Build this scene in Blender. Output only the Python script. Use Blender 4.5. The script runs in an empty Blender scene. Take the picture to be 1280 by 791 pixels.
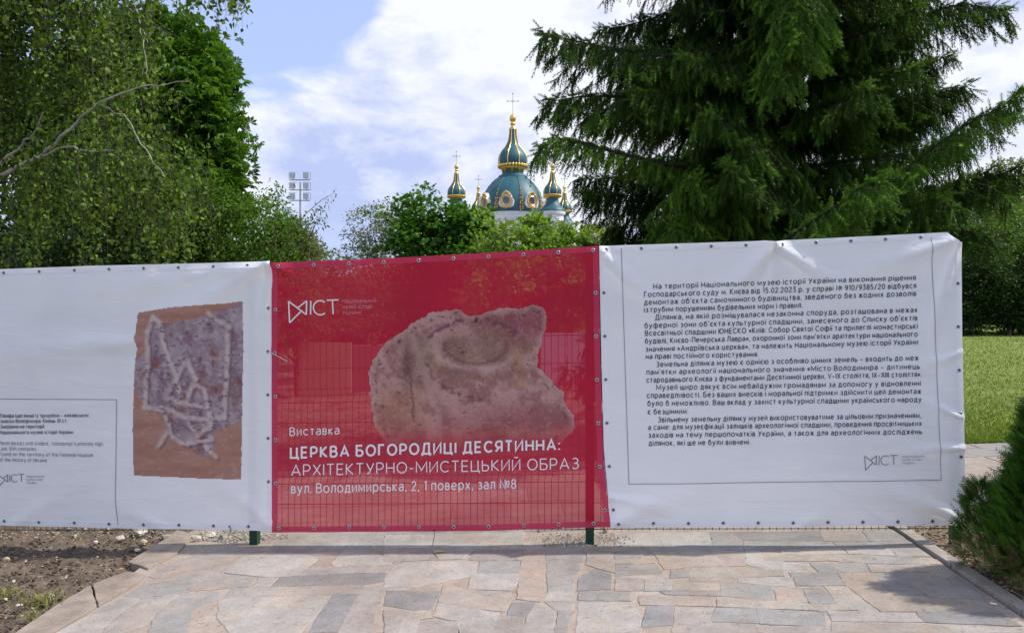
import bpy, math, random
import numpy as np
from mathutils import Vector, Matrix
random.seed(7); rng = np.random.default_rng(7)
S = bpy.context.scene
COL = S.collection
R = math.radians
H = 1.69            # eye height
HORIZON = 388.0     # photo row of the horizon

# ------------------------------------------------------------------ camera, sky, sun, exposure
cam = bpy.data.cameras.new('camera'); co = bpy.data.objects.new('camera', cam); COL.objects.link(co)
co.location = (0, 0, H); co.rotation_euler = (R(90), 0, 0)
cam.sensor_width = 36; cam.lens = 36 * 1000 / 1280; cam.shift_y = -7.5 / 1280
cam.clip_start = 0.05; cam.clip_end = 5000
S.camera = co
S.view_settings.view_transform = 'Standard'; S.view_settings.look = 'None'
S.view_settings.exposure = 0.55; S.view_settings.gamma = 1.0
S.cycles.use_denoising = True
S.cycles.max_bounces = 8; S.cycles.transparent_max_bounces = 16
SUN_EL, SUN_ANG = 50.0, 0.8    # elevation; angle of the sun's bearing measured from +X towards +Y
w = bpy.data.worlds.new('World'); S.world = w; w.use_nodes = True

def dirpx(px, py):
    return Vector(((px - 640) / 1000, 1, -(py - HORIZON) / 1000)).normalized()

def build_world():
    nt = w.node_tree; N = nt.nodes; L = nt.links; N.clear()
    out = N.new('ShaderNodeOutputWorld'); bg = N.new('ShaderNodeBackground'); bg.inputs[1].default_value = 0.1
    L.new(bg.outputs[0], out.inputs[0])
    sky = N.new('ShaderNodeTexSky'); sky.sky_type = 'NISHITA'; sky.sun_disc = False
    sky.sun_elevation = R(SUN_EL); sky.sun_rotation = R(90 - SUN_ANG); sky.air_density = 1.0; sky.dust_density = 0.6
    tc = N.new('ShaderNodeTexCoord')
    def math_(op, a, b=None, clamp=False):
        m = N.new('ShaderNodeMath'); m.operation = op; m.use_clamp = clamp
        for i, x in enumerate((a, b)):
            if x is None: continue
            if isinstance(x, (int, float)): m.inputs[i].default_value = x
            else: L.new(x, m.inputs[i])
        return m.outputs[0]
    mp = N.new('ShaderNodeMapping'); mp.inputs['Scale'].default_value = (1, 1, 2.1); mp.inputs['Location'].default_value = (3.3, 1.2, 0.4)
    L.new(tc.outputs['Generated'], mp.inputs[0])
    def noise(scale, detail, rough, dist=0.0):
        n = N.new('ShaderNodeTexNoise'); n.inputs['Scale'].default_value = scale; n.inputs['Detail'].default_value = detail
        n.inputs['Roughness'].default_value = rough; n.inputs['Distortion'].default_value = dist
        L.new(mp.outputs[0], n.inputs['Vector']); return n.outputs['Fac']
    n1 = noise(4.6, 10, 0.56, 0.15); n2 = noise(6.0, 9, 0.62, 0.2)
    acc = math_('MULTIPLY_ADD', n1, 1.5); acc.node.inputs[2].default_value = -0.13
    # clouds and gaps that stand in the photograph's part of the sky: bearing, strength, sharpness
    for px, py, s, k in ((350, 125, .30, 260), (345, 45, -.32, 260), (420, 20, -.22, 200), (490, 75, .26, 150), (600, 40, .3, 90), (700, 170, .3, 50), (1250, 160, .4, 20), (640, 250, .25, 40),
                         (320, 215, .28, 300), (250, 0, -.5, 60), (440, 10, -.2, 120), (330, 160, .2, 250), (850, 40, .35, 20)):
        dp = N.new('ShaderNodeVectorMath'); dp.operation = 'DOT_PRODUCT'
        nv = N.new('ShaderNodeVectorMath'); nv.operation = 'NORMALIZE'; L.new(tc.outputs['Generated'], nv.inputs[0])
        L.new(nv.outputs[0], dp.inputs[0]); dp.inputs[1].default_value = dirpx(px, py)
        e = math_('EXPONENT', math_('MULTIPLY', math_('SUBTRACT', dp.outputs['Value'], 1.0), float(k)))
        acc = math_('ADD', acc, math_('MULTIPLY', e, s))
    mr = N.new('ShaderNodeMapRange'); mr.interpolation_type = 'SMOOTHSTEP'
    mr.inputs['From Min'].default_value = 0.52; mr.inputs['From Max'].default_value = 0.80
    L.new(acc, mr.inputs['Value'])
    # shade inside the cloud deck
    acc2 = math_('ADD', math_('MULTIPLY', math_('ADD', n2, math_('MULTIPLY', n1, 0.8)), 1.7), -1.03)
    for px, py, s, k in ((430, 180, -.20, 60), (540, 215, -.10, 90), (1250, 215, -.08, 200), (380, 250, -.1, 100), (900, 60, .2, 12), (330, 100, .15, 200), (640, 40, .1, 60)):
        dp = N.new('ShaderNodeVectorMath'); dp.operation = 'DOT_PRODUCT'
        nv = N.new('ShaderNodeVectorMath'); nv.operation = 'NORMALIZE'; L.new(tc.outputs['Generated'], nv.inputs[0])
        L.new(nv.outputs[0], dp.inputs[0]); dp.inputs[1].default_value = dirpx(px, py)
        e = math_('EXPONENT', math_('MULTIPLY', math_('SUBTRACT', dp.outputs['Value'], 1.0), float(k)))
        acc2 = math_('ADD', acc2, math_('MULTIPLY', e, s))
    cr = N.new('ShaderNodeValToRGB'); L.new(acc2, cr.inputs[0])
    cr.color_ramp.elements[0].position = 0.18; cr.color_ramp.elements[0].color = (3.6, 4.25, 6.5, 1)
    cr.color_ramp.elements[1].position = 0.60; cr.color_ramp.elements[1].color = (6.6, 6.8, 7.4, 1)
    sc = N.new('ShaderNodeMix'); sc.data_type = 'RGBA'; sc.blend_type = 'MULTIPLY'; sc.inputs[0].default_value = 1
    L.new(sky.outputs[0], sc.inputs[6]); sc.inputs[7].default_value = (1.0, 1.0, 1.05, 1)
    ad = N.new('ShaderNodeMix'); ad.data_type = 'RGBA'; ad.blend_type = 'MIX'; ad.inputs[0].default_value = 0.65
    L.new(sc.outputs[2], ad.inputs[6]); ad.inputs[7].default_value = (4.2, 5.2, 8.2, 1)
    mx = N.new('ShaderNodeMix'); mx.data_type = 'RGBA'
    L.new(mr.outputs[0], mx.inputs[0]); L.new(ad.outputs[2], mx.inputs[6]); L.new(cr.outputs[0], mx.inputs[7])
    L.new(mx.outputs[2], bg.inputs[0])
build_world()

sl = bpy.data.lights.new('sun', 'SUN'); sl.energy = 3.4; sl.angle = R(0.9); sl.color = (1.0, 0.95, 0.86)
so = bpy.data.objects.new('sun', sl); COL.objects.link(so)
tosun = Vector((math.cos(R(SUN_EL)) * math.cos(R(SUN_ANG)), math.cos(R(SUN_EL)) * math.sin(R(SUN_ANG)), math.sin(R(SUN_EL))))
so.rotation_euler = tosun.to_track_quat('Z', 'Y').to_euler(); so.location = (8, 0, 12)

# ------------------------------------------------------------------ helpers
def srgb(r, g, b):
    f = lambda c: (c / 255) / 12.92 if c / 255 <= .04045 else ((c / 255 + .055) / 1.055) ** 2.4
    return (f(r), f(g), f(b))

class MB:
    """collects polygons as numpy blocks and links them as one mesh object"""
    def __init__(s): s.v = []; s.f = []; s.n = 0; s.tone = []; s.smooth = True
    def add(s, v, f, mat=0, tone=None):
        v = np.asarray(v, dtype=np.float64).reshape(-1, 3); f = np.asarray(f, dtype=np.int64)
        s.v.append(v); s.f.append((f + s.n, mat)); s.n += len(v)
        t = np.full(len(v), .5) if tone is None else np.broadcast_to(np.asarray(tone, dtype=np.float64), (len(v),))
        s.tone.append(t); return s
    def box(s, c, size, mat=0, rot=0.0):
        x, y, z = size[0] / 2, size[1] / 2, size[2] / 2
        v = np.array([(a * x, b * y, d * z) for a in (-1, 1) for b in (-1, 1) for d in (-1, 1)])
        if rot:
            ca, sa = math.cos(rot), math.sin(rot); v = np.stack([v[:, 0] * ca - v[:, 1] * sa, v[:, 0] * sa + v[:, 1] * ca, v[:, 2]], 1)
        s.add(v + np.array(c), [(0, 1, 3, 2), (4, 6, 7, 5), (0, 4, 5, 1), (2, 3, 7, 6), (0, 2, 6, 4), (1, 5, 7, 3)], mat); return s
    def tube(s, pts, rad, n=6, mat=0, tone=None):
        pts = np.asarray(pts, dtype=float); k = len(pts); rad = np.broadcast_to(np.asarray(rad, dtype=float), (k,))
        tan = np.gradient(pts, axis=0); tan /= np.linalg.norm(tan, axis=1, keepdims=True) + 1e-9
        ref = np.where(np.abs(tan[:, 2:3]) > .9, np.array([[1., 0, 0]]), np.array([[0, 0, 1.]]))
        a = np.cross(tan, ref); a /= np.linalg.norm(a, axis=1, keepdims=True) + 1e-9; b = np.cross(tan, a)
        th = np.linspace(0, 2 * math.pi, n, endpoint=False)
        v = pts[:, None] + rad[:, None, None] * (np.cos(th)[None, :, None] * a[:, None] + np.sin(th)[None, :, None] * b[:, None])
        i = np.arange(k - 1)[:, None]; j = np.arange(n)[None]
        q = np.stack([i * n + j, i * n + (j + 1) % n, (i + 1) * n + (j + 1) % n, (i + 1) * n + j], -1).reshape(-1, 4)
        s.add(v.reshape(-1, 3), q, mat, tone); return s
    def lathe(s, prof, c=(0, 0, 0), n=32, mat=0, squash=None):
        prof = np.asarray(prof, dtype=float); th = np.linspace(0, 2 * math.pi, n, endpoint=False)
        v = np.stack([prof[:, 0:1] * np.cos(th), prof[:, 0:1] * np.sin(th), np.repeat(prof[:, 1:2], n, 1)], -1).reshape(-1, 3) + np.array(c)
        k = len(prof); i = np.arange(k - 1)[:, None]; j = np.arange(n)[None]
        q = np.stack([i * n + j, i * n + (j + 1) % n, (i + 1) * n + (j + 1) % n, (i + 1) * n + j], -1).reshape(-1, 4)
        s.add(v, q, mat); return s
    def sheet(s, P, mat=0, tone=None):
        P = np.asarray(P); a, b = P.shape[:2]; i = np.arange(a - 1)[:, None]; j = np.arange(b - 1)[None]
        q = np.stack([i * b + j, i * b + j + 1, (i + 1) * b + j + 1, (i + 1) * b + j], -1).reshape(-1, 4)
        s.add(P.reshape(-1, 3), q, mat, None if tone is None else np.asarray(tone).reshape(-1)); return s
    def inst(s, tv, tf, T, Rm, Sc, mat=0, tone=None):
        """many copies of a small template: T (N,3), Rm (N,3,3), Sc (N,) or (N,3)"""
        Nn = len(T)
        if Nn == 0: return s
        Sc = np.asarray(Sc, dtype=float); Sc = Sc[:, None] if Sc.ndim == 1 else Sc
        v = np.einsum('nij,nkj->nki', Rm, tv[None] * Sc[:, None, :]) + T[:, None]
        f = tf[None] + (np.arange(Nn) * len(tv))[:, None, None]
        tn = None if tone is None else np.repeat(tone, len(tv)) if np.ndim(tone) == 1 else tone.reshape(-1)
        s.add(v.reshape(-1, 3), f.reshape(-1, tf.shape[1]), mat, tn); return s
    def build(s, name, mats, parent=None, smooth=False, tone=True):
        me = bpy.data.meshes.new(name)
        v = np.concatenate(s.v); me.vertices.add(len(v)); me.vertices.foreach_set('co', v.astype(np.float32).ravel())
        loops = []; starts = []; mi = []; off = 0
        for f, m in s.f:
            k = f.shape[1]; loops.append(f.ravel()); starts.append(off + np.arange(len(f)) * k); off += f.size; mi.append(np.full(len(f), m))
        loops = np.concatenate(loops); starts = np.concatenate(starts); mi = np.concatenate(mi)
        me.loops.add(len(loops)); me.loops.foreach_set('vertex_index', loops.astype(np.int32))
        me.polygons.add(len(starts)); me.polygons.foreach_set('loop_start', starts.astype(np.int32))
        me.polygons.foreach_set('material_index', mi.astype(np.int32))
        me.polygons.foreach_set('use_smooth', np.full(len(starts), smooth))
        if tone:
            at = me.attributes.new('tone', 'FLOAT', 'POINT'); at.data.foreach_set('value', np.concatenate(s.tone).astype(np.float32))
        me.update(calc_edges=True)
        for m in (mats if isinstance(mats, (list, tuple)) else [mats]): me.materials.append(m)
        o = bpy.data.objects.new(name, me); COL.objects.link(o)
        if parent is not None: o.parent = parent
        return o

def tag(o, label=None, cat=None, group=None, kind=None):
    if label: o['label'] = label
    if cat: o['category'] = cat
    if group: o['group'] = group
    if kind: o['kind'] = kind
    return o
def thing(name, label, cat, group=None, loc=(0, 0, 0)):
    o = bpy.data.objects.new(name, None); COL.objects.link(o); o.empty_display_size = .1; o.location = loc
    return tag(o, label, cat, group)

# ---- value noise in numpy
_lat = rng.random((64, 64))
def vnoise(x, y):
    xi = np.floor(x).astype(int); yi = np.floor(y).astype(int); fx = x - xi; fy = y - yi
    fx = fx * fx * (3 - 2 * fx); fy = fy * fy * (3 - 2 * fy)
    g = lambda a, b: _lat[a % 64, b % 64]
    return (g(xi, yi) * (1 - fx) + g(xi + 1, yi) * fx) * (1 - fy) + (g(xi, yi + 1) * (1 - fx) + g(xi + 1, yi + 1) * fx) * fy
def fbm(x, y, o=4):
    a = 0; amp = .5; s = 0
    for k in range(o):
        a = a + amp * vnoise(x * 2 ** k + 17.3 * k, y * 2 ** k + 5.1 * k); s += amp; amp *= .5
    return a / s

# ---- materials
MATS = {}
def nodes(name):
    m = bpy.data.materials.new(name); m.use_nodes = True; nt = m.node_tree; nt.nodes.clear()
    return m, nt, nt.nodes, nt.links
def mat(name, c1, c2=None, scale=4.0, rough=.7, metal=0.0, bump=0.0, bscale=None, detail=6, spec=.4, c3=None, coord='Object', stretch=(1, 1, 1), dist=0.0, lo=.35, hi=.65):
    if name in MATS: return MATS[name]
    m, nt, N, L = nodes(name)
    out = N.new('ShaderNodeOutputMaterial'); p = N.new('ShaderNodeBsdfPrincipled'); L.new(p.outputs[0], out.inputs[0])
    p.inputs['Roughness'].default_value = rough; p.inputs['Metallic'].default_value = metal; p.inputs['Specular IOR Level'].default_value = spec
    tc = N.new('ShaderNodeTexCoord'); mp = N.new('ShaderNodeMapping'); mp.inputs['Scale'].default_value = stretch; L.new(tc.outputs[coord], mp.inputs[0])
    n = N.new('ShaderNodeTexNoise'); n.inputs['Scale'].default_value = scale; n.inputs['Detail'].default_value = detail; n.inputs['Roughness'].default_value = .62
    n.inputs['Distortion'].default_value = dist
    L.new(mp.outputs[0], n.inputs['Vector'])
    r = N.new('ShaderNodeValToRGB'); L.new(n.outputs['Fac'], r.inputs[0])
    r.color_ramp.elements[0].position = lo; r.color_ramp.elements[0].color = (*c1, 1)
    r.color_ramp.elements[1].position = hi; r.color_ramp.elements[1].color = (*(c2 or c1), 1)
    colour = r.outputs[0]
    if c3:
        n2 = N.new('ShaderNodeTexNoise'); n2.inputs['Scale'].default_value = scale * 9; n2.inputs['Detail'].default_value = 4; n2.inputs['Roughness'].default_value = .7
        L.new(mp.outputs[0], n2.inputs['Vector'])
        mr = N.new('ShaderNodeMapRange'); mr.inputs['From Min'].default_value = .52; mr.inputs['From Max'].default_value = .68; L.new(n2.outputs['Fac'], mr.inputs['Value'])
        mx = N.new('ShaderNodeMix'); mx.data_type = 'RGBA'; L.new(mr.outputs[0], mx.inputs[0]); L.new(colour, mx.inputs[6]); mx.inputs[7].default_value = (*c3, 1)
        colour = mx.outputs[2]
    L.new(colour, p.inputs['Base Color'])
    if bump:
        nb = N.new('ShaderNodeTexNoise'); nb.inputs['Scale'].default_value = bscale or scale * 6; nb.inputs['Detail'].default_value = 8; nb.inputs['Roughness'].default_value = .65
        L.new(mp.outputs[0], nb.inputs['Vector'])
        b = N.new('ShaderNodeBump'); b.inputs['Strength'].default_value = 1.0; b.inputs['Distance'].default_value = bump
        L.new(nb.outputs['Fac'], b.inputs['Height']); L.new(b.outputs[0], p.inputs['Normal'])
    MATS[name] = m; return m
def leafmat(name, dark, light, trans=.4, rough=.5):
    if name in MATS: return MATS[name]
    m, nt, N, L = nodes(name)
    out = N.new('ShaderNodeOutputMaterial'); p = N.new('ShaderNodeBsdfPrincipled'); p.inputs['Roughness'].default_value = rough; p.inputs['Specular IOR Level'].default_value = .15
    at = N.new('ShaderNodeAttribute'); at.attribute_name = 'tone'
    r = N.new('ShaderNodeValToRGB'); L.new(at.outputs['Fac'], r.inputs[0])
    r.color_ramp.elements[0].position = 0.05; r.color_ramp.elements[0].color = (*dark, 1); r.color_ramp.elements[1].position = .95; r.color_ramp.elements[1].color = (*light, 1)
    t = N.new('ShaderNodeBsdfTranslucent'); mx = N.new('ShaderNodeMixShader'); mx.inputs[0].default_value = trans
    br = N.new('ShaderNodeMix'); br.data_type = 'RGBA'; br.blend_type = 'MULTIPLY'; br.inputs[0].default_value = 1; br.inputs[7].default_value = (1.5, 1.55, .7, 1)
    L.new(r.outputs[0], br.inputs[6]); L.new(br.outputs[2], t.inputs[0])
    L.new(r.outputs[0], p.inputs['Base Color']); L.new(p.outputs[0], mx.inputs[1]); L.new(t.outputs[0], mx.inputs[2]); L.new(mx.outputs[0], out.inputs[0])
    MATS[name] = m; return m
def clothmat(name, c, t, trl=.35, attr=None, alpha_attr=None, rough=.55, mottle=.06):
    if name in MATS: return MATS[name]
    m, nt, N, L = nodes(name)
    out = N.new('ShaderNodeOutputMaterial'); p = N.new('ShaderNodeBsdfPrincipled'); p.inputs['Roughness'].default_value = rough; p.inputs['Specular IOR Level'].default_value = .3
    tr = N.new('ShaderNodeBsdfTransparent'); tl = N.new('ShaderNodeBsdfTranslucent')
    tc = N.new('ShaderNodeTexCoord')
    nz = N.new('ShaderNodeTexNoise'); nz.inputs['Scale'].default_value = 2.2; nz.inputs['Detail'].default_value = 5; L.new(tc.outputs['Object'], nz.inputs['Vector'])
    mr = N.new('ShaderNodeMapRange'); mr.inputs['To Min'].default_value = 1 - mottle; mr.inputs['To Max'].default_value = 1 + mottle; mr.inputs['From Min'].default_value = .3; mr.inputs['From Max'].default_value = .7
    L.new(nz.outputs['Fac'], mr.inputs['Value'])
    mul = N.new('ShaderNodeMix'); mul.data_type = 'RGBA'; mul.blend_type = 'MULTIPLY'; mul.inputs[0].default_value = 1
    if attr:
        a = N.new('ShaderNodeAttribute'); a.attribute_name = attr; L.new(a.outputs['Color'], mul.inputs[6])
    else: mul.inputs[6].default_value = (*c, 1)
    L.new(mr.outputs[0], mul.inputs[7])
    L.new(mul.outputs[2], p.inputs['Base Color']); L.new(mul.outputs[2], tl.inputs[0])
    # fine creases of the cloth
    nb = N.new('ShaderNodeTexNoise'); nb.inputs['Scale'].default_value = 9; nb.inputs['Detail'].default_value = 5; nb.inputs['Distortion'].default_value = .6
    mp = N.new('ShaderNodeMapping'); mp.inputs['Rotation'].default_value = (0, R(25), 0); mp.inputs['Scale'].default_value = (.35, 1, 1.2)
    L.new(tc.outputs['Object'], mp.inputs[0]); L.new(mp.outputs[0], nb.inputs['Vector'])
    b = N.new('ShaderNodeBump'); b.inputs['Distance'].default_value = .012; b.inputs['Strength'].default_value = .6; L.new(nb.outputs['Fac'], b.inputs['Height'])
    L.new(b.outputs[0], p.inputs['Normal']); L.new(b.outputs[0], tl.inputs['Normal'])
    m1 = N.new('ShaderNodeMixShader'); m1.inputs[0].default_value = trl; L.new(p.outputs[0], m1.inputs[1]); L.new(tl.outputs[0], m1.inputs[2])
    m2 = N.new('ShaderNodeMixShader'); m2.inputs[0].default_value = t; L.new(m1.outputs[0], m2.inputs[1]); L.new(tr.outputs[0], m2.inputs[2])
    if alpha_attr:
        a2 = N.new('ShaderNodeAttribute'); a2.attribute_name = alpha_attr
        s1 = N.new('ShaderNodeMath'); s1.operation = 'MULTIPLY'; s1.inputs[1].default_value = 1 - t; L.new(a2.outputs['Fac'], s1.inputs[0])
        s2 = N.new('ShaderNodeMath'); s2.operation = 'SUBTRACT'; s2.inputs[0].default_value = 1; L.new(s1.outputs[0], s2.inputs[1]); L.new(s2.outputs[0], m2.inputs[0])
    L.new(m2.outputs[0], out.inputs[0])
    MATS[name] = m; return m

# ------------------------------------------------------------------ the lie of the land
def smooth(a, b, x):
    t = np.clip((np.asarray(x, dtype=float) - a) / (b - a), 0, 1); return t * t * (3 - 2 * t)
def g(X, Y):
    """ground height: a slight cross fall, the lawn rising gently at the back right"""
    X = np.asarray(X, dtype=float); Y = np.asarray(Y, dtype=float)
    return .029 * np.clip(X, -12, 12) - .0037 + smooth(12, 70, Y) * smooth(0, 6, X) * .62
def gp(px, py, dz=0.0):
    """point of the near ground seen at photo pixel (px, py)"""
    Y = (H + .0037 - dz) / ((py - HORIZON) / 1000 + .029 * (px - 640) / 1000); X = (px - 640) * Y / 1000
    return np.array((X, Y, .029 * X - .0037 + dz))
def P(px, py, Y):
    return np.array(((px - 640) * Y / 1000, Y, H - (py - HORIZON) * Y / 1000))

M_soil = mat('dry_brown_soil', (.075, .052, .036), (.15, .112, .08), scale=3.5, rough=.95, bump=.012, bscale=40, c3=(.24, .2, .16))
M_ground = mat('rough_ground', (.07, .06, .035), (.09, .1, .04), scale=.6, rough=.95, bump=.02, bscale=20)
def strip_sheet(name, xs, ys, dz, m, disp=None, label=None, kind='structure', parent=None, mask=None):
    X, Y = np.meshgrid(xs, ys); Z = g(X, Y) + dz
    if disp is not None: Z = Z + disp(X, Y)
    b = MB(); b.sheet(np.stack([X, Y, Z], -1)); o = b.build(name, m, parent, smooth=True)
    o['kind'] = kind; return o
xs = np.concatenate([-np.geomspace(1500, 14, 18), np.linspace(-12, 12, 25), np.geomspace(14, 1500, 18)])
ys = np.concatenate([[-60, -20, -6, 0, 4, 8, 12], np.linspace(14, 80, 23), np.geomspace(90, 2500, 14)])
strip_sheet('ground', xs, ys, -.16, M_ground)

# paving: left edge and right kerb line, unprojected from the photograph
LE0, LE1 = gp(225, 673), gp(60, 791)
RE0, RE1 = gp(1114.4, 661), gp(1220, 732)
def edge(p0, p1, Y): t = (Y - p0[1]) / (p1[1] - p0[1]); return p0[0] + t * (p1[0] - p0[0])
XL = lambda Y: edge(LE0, LE1, Y)
XR = lambda Y: edge(RE0, RE1, Y)
M_mortar = mat('sandy_mortar_joints', (.29, .235, .195), (.38, .32, .275), scale=3, rough=.95, bump=.004, bscale=60, c3=(.24, .18, .13))
b = MB(); rows = []
for Y in np.linspace(1.2, 8.9, 78):
    t = np.linspace(0, 1, 60); X = XL(Y) + t * (XR(Y) - XL(Y)); rows.append(np.stack([X, np.full(60, Y), g(X, Y) - .0030 + .003 * (fbm(X * 7, np.full(60, Y * 7)) - .5)], -1))
b.sheet(np.array(rows)); pavement = b.build('pavement', M_mortar, smooth=True); pavement['kind'] = 'structure'

k = .86
def stone_mat(name, c, v=.1):
    lo_ = tuple(x * (1 - v * 1.8) for x in c); hi_ = tuple(min(.9, x * (1 + v * 1.5)) for x in c); sp = tuple(.55 * x + .45 * y for x, y in zip(c, (.2, .17, .15)))
    m = mat(name, lo_, hi_, scale=7, rough=.88, bump=.006, bscale=38, c3=sp, lo=.3, hi=.7, dist=.4)
    nt = m.node_tree; N = nt.nodes; L = nt.links; p = next(n for n in N if n.type == 'BSDF_PRINCIPLED'); src = p.inputs['Base Color'].links[0].from_socket
    tc = next(n for n in N if n.type == 'TEX_COORD'); prev = src
    for sc_, tint, a, b_, dt in ((1.1, (.80, .77, .74), .42, .62, 5), (2.7, (1.12, 1.02, .94), .5, .66, 7), (24, (.72, .68, .66), .60, .70, 3)):   # trodden dirt, dusty sand, dark specks
        n = N.new('ShaderNodeTexNoise'); n.inputs['Scale'].default_value = sc_; n.inputs['Detail'].default_value = dt; n.inputs['Roughness'].default_value = .65; L.new(tc.outputs['Object'], n.inputs['Vector'])
        mr = N.new('ShaderNodeMapRange'); mr.inputs['From Min'].default_value = a; mr.inputs['From Max'].default_value = b_; L.new(n.outputs['Fac'], mr.inputs['Value'])
        mx = N.new('ShaderNodeMix'); mx.data_type = 'RGBA'; mx.blend_type = 'MULTIPLY'; L.new(mr.outputs[0], mx.inputs[0]); L.new(prev, mx.inputs[6]); mx.inputs[7].default_value = (*tint, 1); prev = mx.outputs[2]
    L.new(prev, p.inputs['Base Color']); return m
SM = {'g': stone_mat('grey_stone', (.292, .28, .268)), 'b': stone_mat('blue_grey_stone', (.245, .238, .238), .09), 'p': stone_mat('pinkish_stone', (.332, .298, .276)),
 't': stone_mat('tan_stone', (.345, .303, .265)), 'w': stone_mat('pale_stone', (.37, .343, .318)), 'o': stone_mat('orange_tan_stone', (.355, .296, .256))}
M_edge = mat('brown_concrete_edging', (.2, .155, .125), (.34, .28, .235), scale=5, rough=.9, bump=.004, bscale=50, c3=(.26, .23, .21))
M_kerb = mat('grey_kerb_concrete', (.27, .24, .21), (.4, .36, .32), scale=6, rough=.9, bump=.004, bscale=60, c3=(.2, .17, .14))
def slab(poly, m, parent, name='paving_stone', thick=.035, proud=0.0, shrink=.006, jit=.004):
    """poly: ground points (N,3) -> one stone with worn, uneven edges"""
    poly = np.asarray(poly)[:, :2]; c = poly.mean(0)
    d = poly - c; poly = c + d * (1 - shrink / (np.linalg.norm(d, axis=1, keepdims=True) + 1e-6))
    pts = []
    for a, bq in zip(poly, np.roll(poly, -1, 0)):
        Ls = np.linalg.norm(bq - a); n = max(1, min(7, int(Ls / .06)))
        for q in range(n):
            pt = a + (bq - a) * q / n
            pts.append(pt + (np.random.default_rng(int(abs(pt[0] * 991 + pt[1] * 373) * 100)).random(2) - .5) * 2 * jit * (1 if q else .6))
    pts = np.array(pts); n = len(pts); tilt = (rng.random(2) - .5) * .0025
    z = g(pts[:, 0], pts[:, 1]) + proud + (pts - c) @ tilt
    bev = c + (pts - c) * (1 - .005 / (np.linalg.norm(pts - c, axis=1, keepdims=True) + 1e-6))
    v = np.concatenate([np.c_[bev, z], np.c_[pts, z - .0025], np.c_[pts, z - thick]])
    b = MB(); b.add(v, [list(range(n))])
    idx = np.arange(n); nx = (idx + 1) % n
    b.f.append((np.stack([idx, idx + n, nx + n, nx], 1), 0)); b.f.append((np.stack([idx + n, idx + 2 * n, nx + 2 * n, nx + n], 1), 0))
    return b.build(name, m, parent)
TILES = {1: 0, 2: 240, 3: 480, 4: 720, 5: 960}
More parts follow.
